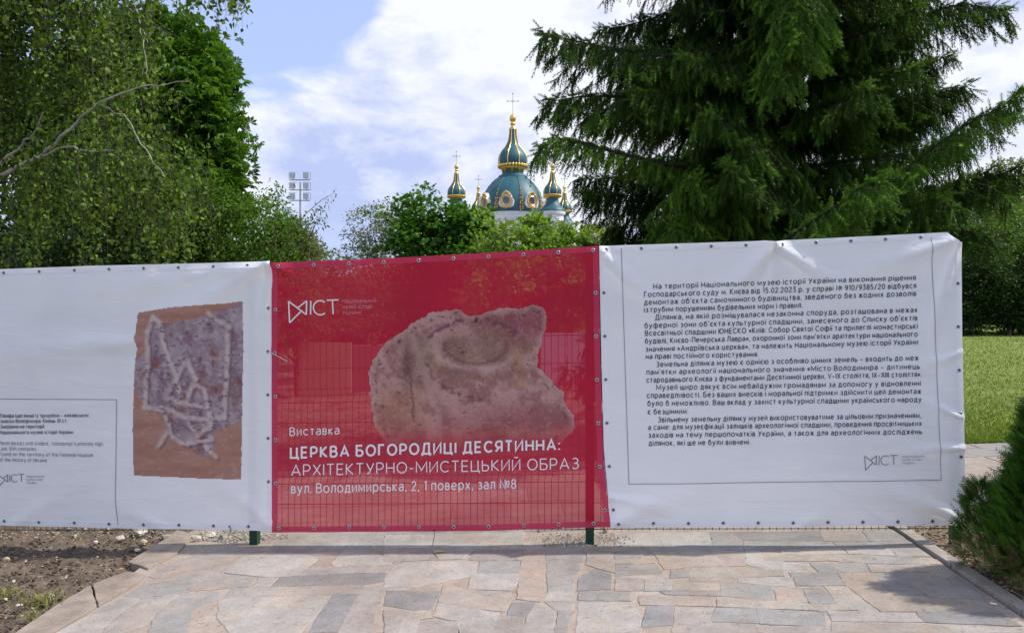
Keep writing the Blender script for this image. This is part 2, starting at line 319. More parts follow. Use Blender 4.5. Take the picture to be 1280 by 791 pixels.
STONES = '''1p 920,340 1000,290 1180,220 1400,170 1640,190 1510,215 1380,320 1180,345 960,355
1w 340,694 600,550 760,470 860,480 700,600 620,694
1g 770,465 900,395 1180,350 1190,430 1100,445 870,480
1p 870,485 1100,450 960,560 900,640 720,694 630,694 710,600
1g 1110,455 1340,440 1345,490 1180,560 1150,694 910,694 970,565
2w 200,320 330,215 700,210 770,240 640,340 540,350 380,340
2p 560,80 980,80 940,160 930,180 880,210 460,210 500,160
2g 985,80 1180,80 1170,160 950,165
2w 1190,80 1600,75 1570,172 1180,165
2w 930,180 1080,185 1230,240 1220,275 880,285 860,262
2p 750,290 880,285 1220,275 1190,320 640,340 700,300
2b 540,355 720,335 1190,325 1180,375 1080,390 860,395 490,405
2w 410,350 530,355 480,405 380,405
2p 0,345 190,330 375,350 350,405 100,425 0,430
2p 250,415 860,400 1060,395 1040,450 800,460 210,478
2w 170,500 210,480 800,462 820,520 660,694 240,694 160,600
2b 870,455 1010,455 960,560 890,680 720,690 800,560
2p 1070,415 1190,415 1130,560 1110,694 900,694 970,560 1020,455
3p 0,180 270,175 330,240 100,250 70,260 0,250
3w 300,180 560,180 480,235 340,240
3w 380,72 860,70 850,175 345,172
3p 580,185 850,185 840,245 600,245 520,240
3w 50,290 140,255 560,250 570,330 440,360 200,400 0,410 10,350
3g 590,250 830,250 825,325 580,325
3o 850,215 990,200 990,310 985,460 960,500 820,480 830,330
3g 1000,200 1240,200 1200,310 1000,315
3g 1000,320 1190,312 1160,430 1010,440
3w 590,330 825,330 820,380 780,430 520,420 540,350
3b 20,430 350,435 290,540 180,550 0,520
3t 370,400 520,425 770,440 790,480 740,560 480,530 340,500
3w 340,510 470,535 700,570 670,690 470,694 450,620 300,590
3b 790,505 930,505 870,595 760,580
3w 935,515 1050,555 1045,694 850,694 880,600
3p 990,500 1170,500 1160,555 1060,548
3g 1070,560 1155,560 1125,694 1050,694
3p 0,555 160,560 100,640 60,694 0,694
3w 170,560 340,595 220,610 200,694 80,694 110,640
3p 230,612 450,622 450,694 210,694
3p 705,585 860,600 840,694 680,694
3w 1010,445 1160,435 1180,495 970,492
4b 20,360 110,300 215,330 210,420 10,430
4t 70,200 230,195 235,320 130,295 60,270
4g 240,190 440,190 400,225 240,235
4t 245,240 470,235 480,262 245,268
4g 245,272 480,267 530,310 520,325 245,340
4o 480,190 1030,185 1035,280 720,283 600,300 540,300
4g 590,310 700,305 695,345 580,355
4t 715,290 1035,285 1180,300 1275,300 1275,340 990,347 980,380 705,370
4p 250,350 410,360 415,430 240,430
4w 420,365 575,370 580,430 420,435
4t 585,375 880,385 885,430 590,430
4g 525,437 885,437 880,465 560,455
4g 890,387 1200,403 1215,490 890,465
4w 1000,352 1280,347 1330,352 1290,402 1210,400 1000,380
4g 20,440 320,440 330,495 20,490
4w 20,500 330,500 400,600 390,694 0,694
4b 440,530 600,525 590,640 400,655
4t 390,465 520,460 860,472 850,530 610,520 400,520
4p 610,530 840,540 830,620 780,694 590,694
4g 860,537 1100,542 1130,630 835,620
4g 1110,542 1525,570 1530,650 1140,635
4p 830,628 1100,640 1120,694 790,694
4w 1045,187 1280,205 1275,292 1160,295 1045,270
4t 870,472 1240,497 1420,512 1500,555 870,530
4w 240,80 815,72 835,148 240,155
4g 825,72 945,72 1010,122 1030,180 460,185 400,165 840,150
5b -230,72 310,65 340,124 -170,122
5p 320,65 570,62 620,125 345,125
5g 580,62 770,60 870,130 690,130 630,125
5g -150,127 380,130 430,160 80,175 -140,178
5g 400,130 690,132 740,165 450,165
5p 700,135 880,135 1000,220 800,220
5w 80,180 450,170 480,205 90,210
5w 470,170 740,168 790,218 500,205
5t -20,215 440,212 430,250 -20,250
5t 450,212 560,212 600,260 440,254
5g 580,222 880,222 930,268 610,265
5w -20,257 250,262 240,300 -20,305
5g 260,260 590,264 620,315 320,325
5t 610,272 930,272 980,315 640,318
5t 890,225 1040,240 1170,340 1090,350 980,310
5g 130,318 420,322 470,395 180,400
5o 430,327 640,322 700,410 900,558 690,558 480,400
5g 645,322 830,325 870,380 700,395
5b 700,400 880,387 960,460 740,450
5g 840,327 1080,352 1250,480 1010,480 885,385
5g 1095,350 1180,350 1300,440 1340,500 1265,490
5g 210,420 335,407 420,510 260,510
5w 345,402 480,407 680,553 560,553 430,515
5o 30,417 200,412 240,500 60,500
5t 245,515 420,515 550,552 370,553 320,560
5t 740,457 1260,500 1430,562 910,555 840,530
5w 370,558 900,572 960,625 400,620
5b 920,562 1430,572 1560,650 960,625
5t 400,628 960,634 1100,652 1140,694 400,694
5w 1110,652 1280,655 1590,665 1620,694 1150,694
5p -60,655 350,655 395,694 -60,694'''
for i, ln in enumerate(STONES.split('\n')):
    k0, *pts = ln.split(); tx = TILES[int(k0[0])]
    poly = [gp(tx + float(a) / 4.923, 650 + float(c) / 4.923) for a, c in (q.split(',') for q in pts)]
    slab(poly, SM[k0[1]], pavement, proud=(i * 37 % 11) * .0003, shrink=-.008, jit=.006)
# stones outside the traced part: behind the fence and towards the viewer
def fill(Y0, Y1, dy, wmin, wmax):
    Y = Y0
    while Y < Y1 - .05:
        h = min(dy * random.uniform(.8, 1.2), Y1 - Y); xl = XL(Y + h / 2) + .28; xr = XR(Y + h / 2) - .02; X = xl
        while X < xr - .05:
            wd = min(random.uniform(wmin, wmax), xr - X)
            if xr - X - wd < .15: wd = xr - X
            sk = .05 * random.uniform(-1, 1)
            q = [(X + .004, Y + .004), (X + wd - .004, Y + .004), (X + wd - .004 + sk * 0, Y + h - .004), (X + .004, Y + h - .004)]
            slab([(a, c_, 0) for a, c_ in q], SM[random.choice('ggbpptwwt')], pavement, proud=random.uniform(0, .004)); X += wd
        Y += h
yf = float(gp(640, 664)[1])
fill(6.12, 8.85, .5, .35, .9)
fill(2.6, 4.1, .4, .35, .8)
# left edging slabs and right kerb stones
def pxpoly(tile, s): return [gp(TILES[tile] + float(a) / 4.923, 650 + float(c) / 4.923) for a, c in (q.split(',') for q in s.split())]
for s in ('-40,790 100,694 330,540 560,405 600,540 430,640 330,694 200,780', '565,402 640,370 780,322 900,342 790,425 605,537',
          '785,265 1000,130 1100,62 1190,95 1090,212 912,305'):
    slab(pxpoly(1, s), M_edge, pavement, name='edging_slab', thick=.07, proud=.012, shrink=.004)
Y = 2.7
while Y < 8.9:
    h = .78; kk = []
    for yy, side in ((Y + .006, 0), (Y + .006, 1), (Y + h - .006, 1), (Y + h - .006, 0)):
        x = XR(yy) + (.018 if side == 0 else .018 + .085); kk.append((x, yy, 0))
    slab(kk, M_kerb, pavement, name='kerb_stone', thick=.12, proud=.022, shrink=.002, jit=.002); Y += h
b = MB()
for Y0 in np.linspace(2.6, 8.8, 60):
    pass
# path that runs on to the right behind the fence, between kerb and lawn
b = MB(); xs2 = np.linspace(0, 1, 30); rows = []
for Y in np.linspace(6.45, 9.3, 16):
    X = XR(Y) + .11 + xs2 * 14; rows.append(np.stack([X, np.full(30, Y), g(X, Y) - .006], -1))
b.sheet(np.array(rows)); pth = b.build('path', M_mortar, smooth=True); pth['kind'] = 'structure'
Y = 6.47
while Y < 9.2:
    h = min(random.uniform(.42, .6), 9.28 - Y); X = XR(Y) + .16
    while X < XR(Y) + 5.5:
        wd = random.uniform(.5, 1.0)
        slab([(X, Y, 0), (X + wd - .012, Y, 0), (X + wd - .012, Y + h - .012, 0), (X, Y + h - .012, 0)], SM[random.choice('wptg')], pth, proud=random.uniform(0, .003)); X += wd
    Y += h

# soil on both sides and the dug-over ground behind the fence
def clods(X, Y): return .05 * (fbm(X * 3, Y * 3) - .5) + .045 * (fbm(X * 11, Y * 11, 3) - .5) + .022 * (fbm(X * 31, Y * 31, 2) - .5)
rows = []; tl = np.linspace(0, 1, 240)
for Y in np.linspace(2.2, 9.0, 330):
    X = XL(Y) - .0 - tl ** 1.15 * 6.0; e = smooth(0, .25, XL(Y) - X)
    rows.append(np.stack([X, np.full_like(X, Y), g(X, Y) - .035 + e * (clods(X, np.full_like(X, Y)) + .01 + .05 * smooth(5.9, 6.9, Y))], -1))
b = MB(); b.sheet(np.array(rows)); so_ = b.build('soil', M_soil, smooth=True); so_['kind'] = 'structure'
M_soilr = mat('soil_with_dry_litter', (.12, .085, .06), (.25, .185, .13), scale=9, rough=.95, bump=.01, bscale=60, c3=(.36, .29, .2))
rows = []; tl = np.linspace(0, 1, 110)
for Y in np.linspace(2.2, 6.5, 200):
    X = XR(Y) + .1 + tl * 3.0; e = smooth(0, .2, X - XR(Y) - .1)
    rows.append(np.stack([X, np.full_like(X, Y), g(X, Y) - .012 + e * (.6 * clods(X + 9, np.full_like(X, Y)))], -1))
b = MB(); b.sheet(np.array(rows)); sr_ = b.build('soil', M_soilr, smooth=True); sr_['kind'] = 'structure'
M_dug = mat('dug_earth', (.05, .035, .03), (.2, .15, .11), scale=1.6, rough=.95, bump=.03, bscale=14, c3=(.3, .25, .2))
X, Yg = np.meshgrid(np.linspace(-22, 3.6, 150), np.linspace(8.7, 26, 110))
Z = g(X, Yg) - .05 + .35 * (fbm(X * .9, Yg * .9) - .5) * smooth(8.8, 10.5, Yg)
b = MB(); b.sheet(np.stack([X, Yg, Z], -1)); dg = b.build('excavated_earth', M_dug, smooth=True); dg['kind'] = 'structure'
M_lawn = mat('lawn_turf', (.12, .19, .025), (.23, .28, .05), scale=1.6, rough=.95, bump=.03, bscale=60, c3=(.2, .19, .07))
X, Yg = np.meshgrid(np.linspace(3.65, 60, 120), np.linspace(9.3, 75, 120))
b = MB(); b.sheet(np.stack([X, Yg, g(X, Yg) + .0 + .03 * (fbm(X, Yg) - .5)], -1)); lw = b.build('lawn', M_lawn, smooth=True); lw['kind'] = 'structure'
n = 130000; gy = 9.25 + 30 * rng.random(n) ** 2.2; gx = np.maximum(3.7 + rng.random(n), gy * (.2 + .95 * rng.random(n))); gz = g(gx, gy)
a = rng.random(n) * 6.283; hh = .02 + .03 * rng.random(n); wdt = .004 + .0004 * gy
base = np.stack([gx, gy, gz], 1); sx = np.stack([np.cos(a), np.sin(a), 0 * a], 1) * wdt[:, None]; ln_ = (rng.random((n, 3)) - .5) * .05; ln_[:, 2] = hh
V = np.stack([base - sx, base + sx, base + ln_], 1).reshape(-1, 3)
b = MB(); b.add(V, np.arange(3 * n).reshape(-1, 3), tone=np.repeat(rng.random(n), 3))
tag(b.build('grass', leafmat('grass_blades', (.10, .17, .018), (.24, .29, .055), .25)), 'short lawn grass with dry patches behind the path at right', 'grass', kind='stuff')

# ------------------------------------------------------------------ the fence plane
def fp(px, py, off=0.0):
    px = np.asarray(px, dtype=float); py = np.asarray(py, dtype=float)
    s = 173 * (1 + 1e-4 * (px - 640)); Y = 1000 / s; X = (px - 640) / s; Z = H - (py - HORIZON) / s
    return np.stack([X + FN[0] * off, Y + FN[1] * off, Z + 0 * px], -1)
_a = np.array((-1.936, 5.974)); _b = np.array((3.05, 5.475)); FD = (_b - _a) / np.linalg.norm(_b - _a); FN = np.array((FD[1], -FD[0]))  # towards the viewer
if FN[1] > 0: FN = -FN
FANG = math.atan2(FD[1], FD[0])
M_post = mat('dark_green_powder_coat', (.008, .035, .02), (.012, .05, .03), scale=6, rough=.4)
M_wire = mat('green_coated_wire', (.012, .03, .02), rough=.45)
M_cap = mat('black_plastic', (.01, .01, .01), rough=.5)
def fline(d):   # point on the fence line at distance d from the left visible post
    return _a + FD * d
fence = thing('mesh_fence', 'dark green welded wire fence on square posts carrying the three banners', 'fence')
PAN = 2.505
for i in range(-2, 3):
    p = fline(i * PAN) - FN * .038; gz = float(g(*p)); b = MB()
    b.box((p[0], p[1], gz + .96), (.06, .06, 2.1), rot=FANG)
    po = b.build('post', M_post, fence)
    b = MB(); b.box((p[0], p[1], gz + 2.015), (.066, .066, .014), rot=FANG); b.build('post_cap', M_cap, po)
    b = MB()
    for hz in (.16, 1.0, 1.85):
        q = p + FN * .034; b.box((q[0], q[1], gz + hz), (.045, .012, .035), rot=FANG)
        q2 = p + FN * .044; b.lathe([(0, 0), (.008, 0), (.008, .004), (0, .006)], (q2[0], q2[1], gz + hz), 8)
    b.build('clamp', M_post, po)
for i in range(-2, 2):
    b = MB(); d0 = i * PAN + .03; z0 = .105; hpan = 1.88; bends = (.4, 1.0, 1.6)
    zz = [0.0]
    for bz in bends: zz += [bz - .05, bz, bz + .05]
    zz += [hpan]
    nw = 50
    for j in range(nw + 1):
        d = d0 + j * (PAN - .06) / nw; q = fline(d); gz = float(g(*q)) + z0
        pts = []
        for z_ in zz:
            o_ = .022 if z_ in bends else 0.0
            pts.append((q[0] - FN[0] * o_ + FD[0] * o_ * .25, q[1] - FN[1] * o_, gz + z_))
        b.tube(pts, .0023, 4)
    for z_ in [0.012, .2, .35, .40, .45, .6, .8, .95, 1.0, 1.05, 1.2, 1.4, 1.55, 1.6, 1.65, 1.8]:
        o_ = .022 if z_ in bends else 0.0
        a0 = fline(d0) - FN * (o_ - .0045 * (1 if o_ == 0 else -1)); a1 = fline(d0 + PAN - .06) - FN * (o_ - .0045 * (1 if o_ == 0 else -1))
        b.tube([(a0[0], a0[1], float(g(*a0)) + z0 + z_), (a1[0], a1[1], float(g(*a1)) + z0 + z_)], .0028, 4)
    wp = b.build('wire_panel', M_wire, fence); wp['kind'] = 'stuff'

# ------------------------------------------------------------------ banners
def interp(pl, t):
    pl = np.asarray(pl, dtype=float); return np.interp(t, pl[:, 0], pl[:, 1])
class Banner:
    def __init__(s, top, bot, left, right, ridges, amp=.004, seed=0.0, base=.016):
        s.top, s.bot, s.left, s.right, s.ridges, s.amp, s.seed, s.base = top, bot, left, right, ridges, amp, seed, base
    def w(s, px, py):
        px = np.asarray(px, dtype=float); py = np.asarray(py, dtype=float)
        o = s.base + s.amp * 2 * (fbm(px / 95 + s.seed, py / 120 + s.seed, 3) - .5) + .004 * np.sin(px / 9.0 + 2 * np.sin(py / 37)) * np.exp(-((py - interp(s.top, px)) / 22) ** 2)
        o = o + .0035 * np.sin(px / 11.0 + s.seed) * np.exp(-((interp(s.bot, px) - py) / 18) ** 2)
        for x0, y0, x1, y1, A, wd in s.ridges:
            A = A * 1.5; wd = wd * .8
            L_ = math.hypot(x1 - x0, y1 - y0); ux, uy = (x1 - x0) / L_, (y1 - y0) / L_
            t = ((px - x0) * ux + (py - y0) * uy) / L_; d = (px - x0) * -uy + (py - y0) * ux + 5 * (fbm(px / 40 + s.seed, py / 40) - .5)
            ww = wd * (.35 + .9 * np.clip(t, 0, 1)); tc = np.clip(t, 0, 1)
            o = o + A * np.exp(-(d / ww) ** 2) * np.exp(-(((t - tc) * L_) / wd) ** 2) * (1 - .75 * tc)
        return np.maximum(o, .0095)
    def grid(s, nu, nv, inset=0.0):
        u = np.linspace(0, 1, nu)[None]; v = np.linspace(0, 1, nv)[:, None]
        y0 = (s.top[0][1] + s.top[-1][1]) / 2; y1 = (s.bot[0][1] + s.bot[-1][1]) / 2; yy = y0 + v * (y1 - y0)
        xl = np.interp(yy, [q[1] for q in s.left], [q[0] for q in s.left]); xr = np.interp(yy, [q[1] for q in s.right], [q[0] for q in s.right])
        px = xl + u * (xr - xl); t = interp(s.top, px); bt = interp(s.bot, px); py = t + v * (bt - t); return px, py
    def on(s, px, py, off=0.0): return fp(px, py, s.w(px, py) + off)
WHITE = (.93, .93, .94); RED = srgb(206, 22, 62)
M_white = clothmat('white_mesh_cloth', WHITE, .07, .13, mottle=.03)
M_red = clothmat('red_mesh_cloth', RED, .23, .15, mottle=.07)
M_whiteh = clothmat('white_hem_cloth', WHITE, .03, .2, mottle=.03)
M_redh = clothmat('red_hem_cloth', srgb(216, 62, 98), .16, .2, mottle=.07)
M_eye = mat('zinc_eyelet', (.45, .45, .47), metal=.9, rough=.35)
B_left = Banner([(-500, 358), (-80, 341), (0, 337), (120, 332.5), (230, 330), (342, 327)], [(-500, 644), (0, 655), (150, 659), (342, 662)], [(-500, 300), (-500, 700)], [(342, 320), (340.5, 480), (342, 670)],
    [(338, 330, 150, 430, .022, 24), (150, 430, -60, 445, .016, 34), (335, 332, 60, 372, .012, 18), (338, 335, 300, 520, .012, 16), (338, 655, 230, 560, .010, 22), (20, 655, 120, 590, .008, 22), (-80, 345, 60, 480, .02, 40), (200, 655, 130, 620, .006, 16)], seed=3.1)
B_red = Banner([(341, 329), (500, 322.5), (620, 316), (750, 308)], [(341, 664), (600, 662), (763, 657)], [(341, 300), (341.5, 670)], [(748, 300), (750, 450), (754, 580), (763, 657)],
    [(344, 332, 470, 400, .010, 20), (746, 312, 640, 380, .010, 22), (346, 440, 380, 470, .008, 12), (758, 650, 690, 600, .008, 18), (346, 655, 430, 625, .006, 20), (600, 318, 560, 420, .006, 22)], amp=.003, seed=8.7, base=.02)
B_right = Banner([(749, 308), (860, 304.5), (955, 301.5), (966, 303.5), (980, 301), (1182, 291), (1196, 303), (1206, 304)], [(756, 658), (1000, 657), (1206, 655)], [(749, 300), (752, 450), (755, 560), (764, 657)], [(1188, 291), (1200, 306), (1201, 420), (1204, 560), (1206, 660)],
    [(966, 305, 880, 400, .026, 22), (966, 305, 1060, 370, .022, 20), (966, 305, 965, 380, .010, 12), (1192, 300, 1060, 345, .022, 20), (1194, 310, 1150, 450, .016, 16), (1203, 650, 1080, 600, .022, 20), (770, 652, 900, 590, .016, 28),
     (752, 315, 830, 400, .016, 22), (1198, 440, 1120, 470, .010, 14), (1202, 560, 1110, 565, .014, 14), (1200, 520, 1150, 500, .012, 10), (1000, 655, 1050, 630, .008, 14), (760, 620, 860, 640, .012, 14)], seed=5.5)
def mk_banner(bn, name, label, mbody, mhem, group):
    root = thing(name, label, 'banner', group)
    px, py = bn.grid(int((bn.right[0][0] - bn.left[0][0]) / 1.9), 170)
    b = MB(); b.sheet(bn.on(px, py)); b.build('cloth', mbody, root, smooth=True)
    hw = 7.5
    u = np.linspace(0, 1, 200); xl = bn.left[0][0]; xr = bn.right[0][0]
    b = MB(); X_ = xl + u * (xr - xl); T_ = interp(bn.top, X_)
    b.sheet(np.stack([bn.on(X_, T_ + hw * k_ - .3, .0022) for k_ in (0, .5, 1)]), 0)
    xl2 = bn.left[-1][0]; xr2 = bn.right[-1][0]; X_ = xl2 + u * (xr2 - xl2); B_ = interp(bn.bot, X_)
    b.sheet(np.stack([bn.on(X_, B_ - hw * k_ + .3, .0022) for k_ in (1, .5, 0)]), 0)
    for sd, sg in ((bn.left, 1), (bn.right, -1)):
        yt = interp(bn.top, sd[0][0]) + hw; yb = interp(bn.bot, sd[-1][0]) - hw; yv = np.linspace(yt, yb, 120)
        xe = np.interp(yv, [q[1] for q in sd], [q[0] for q in sd])
        b.sheet(np.stack([bn.on(xe + sg * (hw * k_ - .3), yv, .0022) for k_ in (0, .5, 1)]), 0)
    b.build('hem', mhem, root, smooth=True)
    # eyelets along all four sides
    ring = MB()
    th = np.linspace(0, 2 * math.pi, 13)[:-1]
    pr = [(.0065, .0), (.008, .0018), (.0125, .0018), (.014, .0)]
    v = np.array([(r_ * math.cos(t_), 0, r_ * math.sin(t_)) for r_, _ in pr for t_ in th]); v[:, 1] = -np.repeat([q[1] for q in pr], 12)
    i = np.arange(3)[:, None]; j = np.arange(12)[None]
    ring.add(v, np.stack([i * 12 + j, i * 12 + (j + 1) % 12, (i + 1) * 12 + (j + 1) % 12, (i + 1) * 12 + j], -1).reshape(-1, 4))
    # dark hole in the middle of the ring
    ring.add(np.c_[.0066 * np.cos(th), np.full(12, -.0004), .0066 * np.sin(th)], [list(range(12))], 1)
    me0 = None; spots = []
    for X_ in np.arange(max(xl, -480) + 9, xr - 6, 43.5): spots.append((X_, interp(bn.top, X_) + 4.5)); 
    for X_ in np.arange(max(xl2, -480) + 9, xr2 - 4, 43.5): spots.append((X_, interp(bn.bot, X_) - 5))
    for sd, sg in ((bn.left, 1), (bn.right, -1)):
        for yv in np.arange(interp(bn.top, sd[0][0]) + 58, interp(bn.bot, sd[-1][0]) - 20, 54.0):
            spots.append((np.interp(yv, [q[1] for q in sd], [q[0] for q in sd]) + sg * 4.5, yv))
    for (ex, ey) in spots:
        if me0 is None: e = ring.build('eyelet', [M_eye, M_cap], root, smooth=True); me0 = e.data
        else: e = bpy.data.objects.new('eyelet', me0); COL.objects.link(e); e.parent = root
        q = bn.on(ex, ey, .0035); e.location = tuple(q); e.rotation_euler = (0, 0, FANG)
    return root
R_left = mk_banner(B_left, 'banner', 'white banner at left with a printed brick bearing a trident', M_white, M_whiteh, 'banners tied along the mesh fence')
R_red = mk_banner(B_red, 'banner', 'red exhibition banner with a printed stone fragment and large white title', M_red, M_redh, 'banners tied along the mesh fence')
R_right = mk_banner(B_right, 'banner', 'white banner at right covered with paragraphs of small dark text', M_white, M_whiteh, 'banners tied along the mesh fence')

# ---- printed lettering that follows the cloth
M_ink = mat('dark_print', srgb(66, 66, 82), rough=.7); M_ink2 = mat('grey_print', srgb(120, 118, 132), rough=.7)
M_wprint = mat('white_print', (.82, .78, .8), rough=.7); M_pprint = mat('pale_pink_print', srgb(212, 130, 150), rough=.7)

def _A(cx, cy, rx, ry, a0, a1, n=None):
    n = n or max(4, int(abs(a1 - a0) / 24)); t = np.radians(np.linspace(a0, a1, n + 1)); return [(cx + rx * math.cos(q), cy + ry * math.sin(q)) for q in t]
def _bowl(x, y0, y1, w_):   # D-shaped bowl closing back on the stem
    h = (y1 - y0) / 2; return [(x, y1), (x + w_ - h * .9, y1)] + _A(x + w_ - h * .9, y0 + h, h * .9, h, 80, -80) + [(x + w_ - h * .9, y0), (x, y0)]
def caps():
    O = _A(.42, .5, .42, .5, 90, 450, 20); G = {}
    G['А'] = (.78, [[(0, 0), (.39, 1), (.78, 0)], [(.12, .3), (.66, .3)]]); G['Б'] = (.6, [[(.55, 1), (0, 1), (0, 0)], _bowl(0, 0, .55, .6)]); G['В'] = (.6, [[(0, 0), (0, 1)], _bowl(0, .53, 1, .54), _bowl(0, 0, .53, .6)])
    G['Г'] = (.5, [[(0, 0), (0, 1), (.5, 1)]]); G['Ґ'] = G['Г']; G['Д'] = (.78, [[(0, -.2), (0, 0), (.78, 0), (.78, -.2)], [(.1, 0), (.22, 1), (.66, 1), (.66, 0)]])
    G['Е'] = (.54, [[(.54, 1), (0, 1), (0, 0), (.54, 0)], [(0, .5), (.48, .5)]]); G['Є'] = (.7, [_A(.42, .5, .42, .5, 48, 312), [(.02, .5), (.5, .5)]]); G['Ж'] = (.9, [[(.45, 0), (.45, 1)], [(.02, 1), (.4, .5), (0, 0)], [(.88, 1), (.5, .5), (.9, 0)]])
    G['З'] = (.56, [_A(.26, .76, .25, .24, 140, -80) + [(.18, .53)], [(.2, .53)] + _A(.27, .27, .29, .27, 75, -145)]); G['И'] = (.66, [[(0, 1), (0, 0), (.66, 1), (.66, 0)]]); G['Й'] = (.66, G['И'][1] + [_A(.33, 1.3, .14, .12, 190, 350)])
    G['І'] = (0, [[(0, 0), (0, 1)]]); G['Ї'] = (.0, [[(0, 0), (0, 1)], [(-.13, 1.18), (-.13, 1.3)], [(.13, 1.18), (.13, 1.3)]]); G['К'] = (.6, [[(0, 0), (0, 1)], [(.56, 1), (.05, .5), (.6, 0)]]); G['Л'] = (.66, [[(-.05, 0), (.05, .04), (.14, .4), (.16, 1), (.66, 1), (.66, 0)]])
    G['М'] = (.92, [[(0, 0), (0, 1), (.46, .2), (.92, 1), (.92, 0)]]); G['Н'] = (.66, [[(0, 0), (0, 1)], [(.66, 0), (.66, 1)], [(0, .5), (.66, .5)]]); G['О'] = (.84, [O]); G['П'] = (.64, [[(0, 0), (0, 1), (.64, 1), (.64, 0)]])
    G['Р'] = (.58, [[(0, 0), (0, 1)], _bowl(0, .4, 1, .58)]); G['С'] = (.72, [_A(.42, .5, .42, .5, 45, 315)]); G['Т'] = (.62, [[(0, 1), (.62, 1)], [(.31, 0), (.31, .98)]]); G['У'] = (.62, [[(0, 1), (.33, .32)], [(.64, 1), (.3, .22), (.2, .05), (.04, .0)]])
    G['Ф'] = (.9, [[(.45, -.05), (.45, 1.05)], _A(.45, .5, .45, .34, 90, 450, 18)]); G['Х'] = (.64, [[(0, 0), (.64, 1)], [(0, 1), (.64, 0)]]); G['Ц'] = (.7, [[(0, 1), (0, 0), (.72, 0), (.72, -.2)], [(.6, 0), (.6, 1)]]); G['Ч'] = (.56, [[(0, 1), (0, .62), (.08, .44), (.22, .38), (.56, .4)], [(.56, 0), (.56, 1)]])
    G['Ш'] = (.9, [[(0, 1), (0, 0), (.9, 0), (.9, 1)], [(.45, 0), (.45, 1)]]); G['Щ'] = (.96, [[(0, 1), (0, 0), (1.0, 0), (1.0, -.2)], [(.45, 0), (.45, 1)], [(.88, 0), (.88, 1)]]); G['Ь'] = (.56, [[(0, 1), (0, 0)], _bowl(0, 0, .56, .56)]); G['Ю'] = (1.02, [[(0, 0), (0, 1)], [(0, .5), (.22, .5)], _A(.62, .5, .4, .5, 90, 450, 18)])
    G['Я'] = (.58, [[(.58, 0), (.58, 1)], [(.58 - x, y) for x, y in _bowl(0, .4, 1, .58)], [(.3, .4), (0, 0)]])
    return G
GL = caps(); XH = .74
def _sc(g_, k_, kx=None): kx = kx or k_ * 1.02; return (g_[0] * kx, [[(x * kx, y * k_) for x, y in st] for st in g_[1]])
for _u, _l in zip('ВГДЖЗИЙКЛМНОПСТХЦЧШЩЬЮЯЄҐ', 'вгджзийклмнопстхцчшщьюяєґ'): GL[_l] = _sc(GL[_u], XH)
_o = _A(.29, .37, .29, .37, 90, 450, 18)
GL['е'] = (.58, [[(.03, .38), (.56, .38)], _A(.29, .37, .29, .37, 5, 318)]); GL['а'] = (.5, [[(.06, .66), (.2, .74), (.36, .72), (.48, .6), (.5, .46), (.5, 0)], [(.5, .42), (.2, .42), (.03, .33), (.0, .19), (.08, .04), (.24, .0), (.42, .06), (.5, .18)]])
GL['б'] = (.58, [_A(.29, .36, .29, .36, 90, 450, 16), [(.01, .4), (.03, .7), (.16, .92), (.5, 1.02)]]); GL['р'] = (.58, [[(0, -.28), (0, .74)], _o]); GL['у'] = (.54, [[(0, .74), (.27, .04)], [(.54, .74), (.24, -.1), (.14, -.25), (-.02, -.26)]]); GL['ф'] = (.84, [[(.42, -.28), (.42, 1.02)], _A(.22, .37, .22, .37, 90, 450, 14), _A(.62, .37, .22, .37, 90, 450, 14)])
GL['і'] = (.0, [[(0, 0), (0, .74)], [(0, .93), (0, 1.05)]]); GL['ї'] = (.0, [[(0, 0), (0, .74)], [(-.13, .93), (-.13, 1.05)], [(.13, .93), (.13, 1.05)]]); GL['i'] = GL['і']
GL['o'] = GL['о']; GL['c'] = GL['с']; GL['e'] = GL['е']; GL['a'] = GL['а']; GL['p'] = GL['р']; GL['y'] = GL['у']
GL['l'] = (0, [[(0, 0), (0, 1.05)]]); GL['t'] = (.32, [[(.12, .98), (.12, .12), (.2, 0), (.34, .02)], [(0, .72), (.32, .72)]]); GL['h'] = (.5, [[(0, 0), (0, 1.05)], [(0, .45), (.1, .68), (.28, .74), (.44, .66), (.5, .46), (.5, 0)]]); GL['n'] = (.5, [[(0, 0), (0, .74)], [(0, .45), (.1, .68), (.28, .74), (.44, .66), (.5, .46), (.5, 0)]])
GL['b'] = (.58, [[(0, 0), (0, 1.05)], _o]); GL['d'] = (.58, [[(.58, 0), (.58, 1.05)], _o]); GL['k'] = (.46, [[(0, 0), (0, 1.05)], [(.44, .74), (.04, .36), (.48, 0)]]); GL['r'] = (.3, [[(0, 0), (0, .74)], [(0, .45), (.1, .66), (.3, .73)]]); GL['s'] = (.42, [[(.4, .64), (.24, .74), (.06, .66), (.06, .5), (.22, .4), (.38, .32), (.42, .16), (.28, .02), (.12, .0), (0, .09)]])
GL['u'] = (.5, [[(0, .74), (0, .26), (.06, .06), (.24, 0), (.42, .06), (.5, .26)], [(.5, .74), (.5, 0)]]); GL['v'] = (.52, [[(0, .74), (.26, 0), (.52, .74)]]); GL['w'] = (.8, [[(0, .74), (.22, 0), (.4, .7), (.58, 0), (.8, .74)]]); GL['m'] = (.84, [[(0, 0), (0, .74)], [(0, .45), (.1, .68), (.24, .74), (.38, .66), (.42, .46), (.42, 0)], [(.42, .45), (.52, .68), (.66, .74), (.8, .66), (.84, .46), (.84, 0)]])
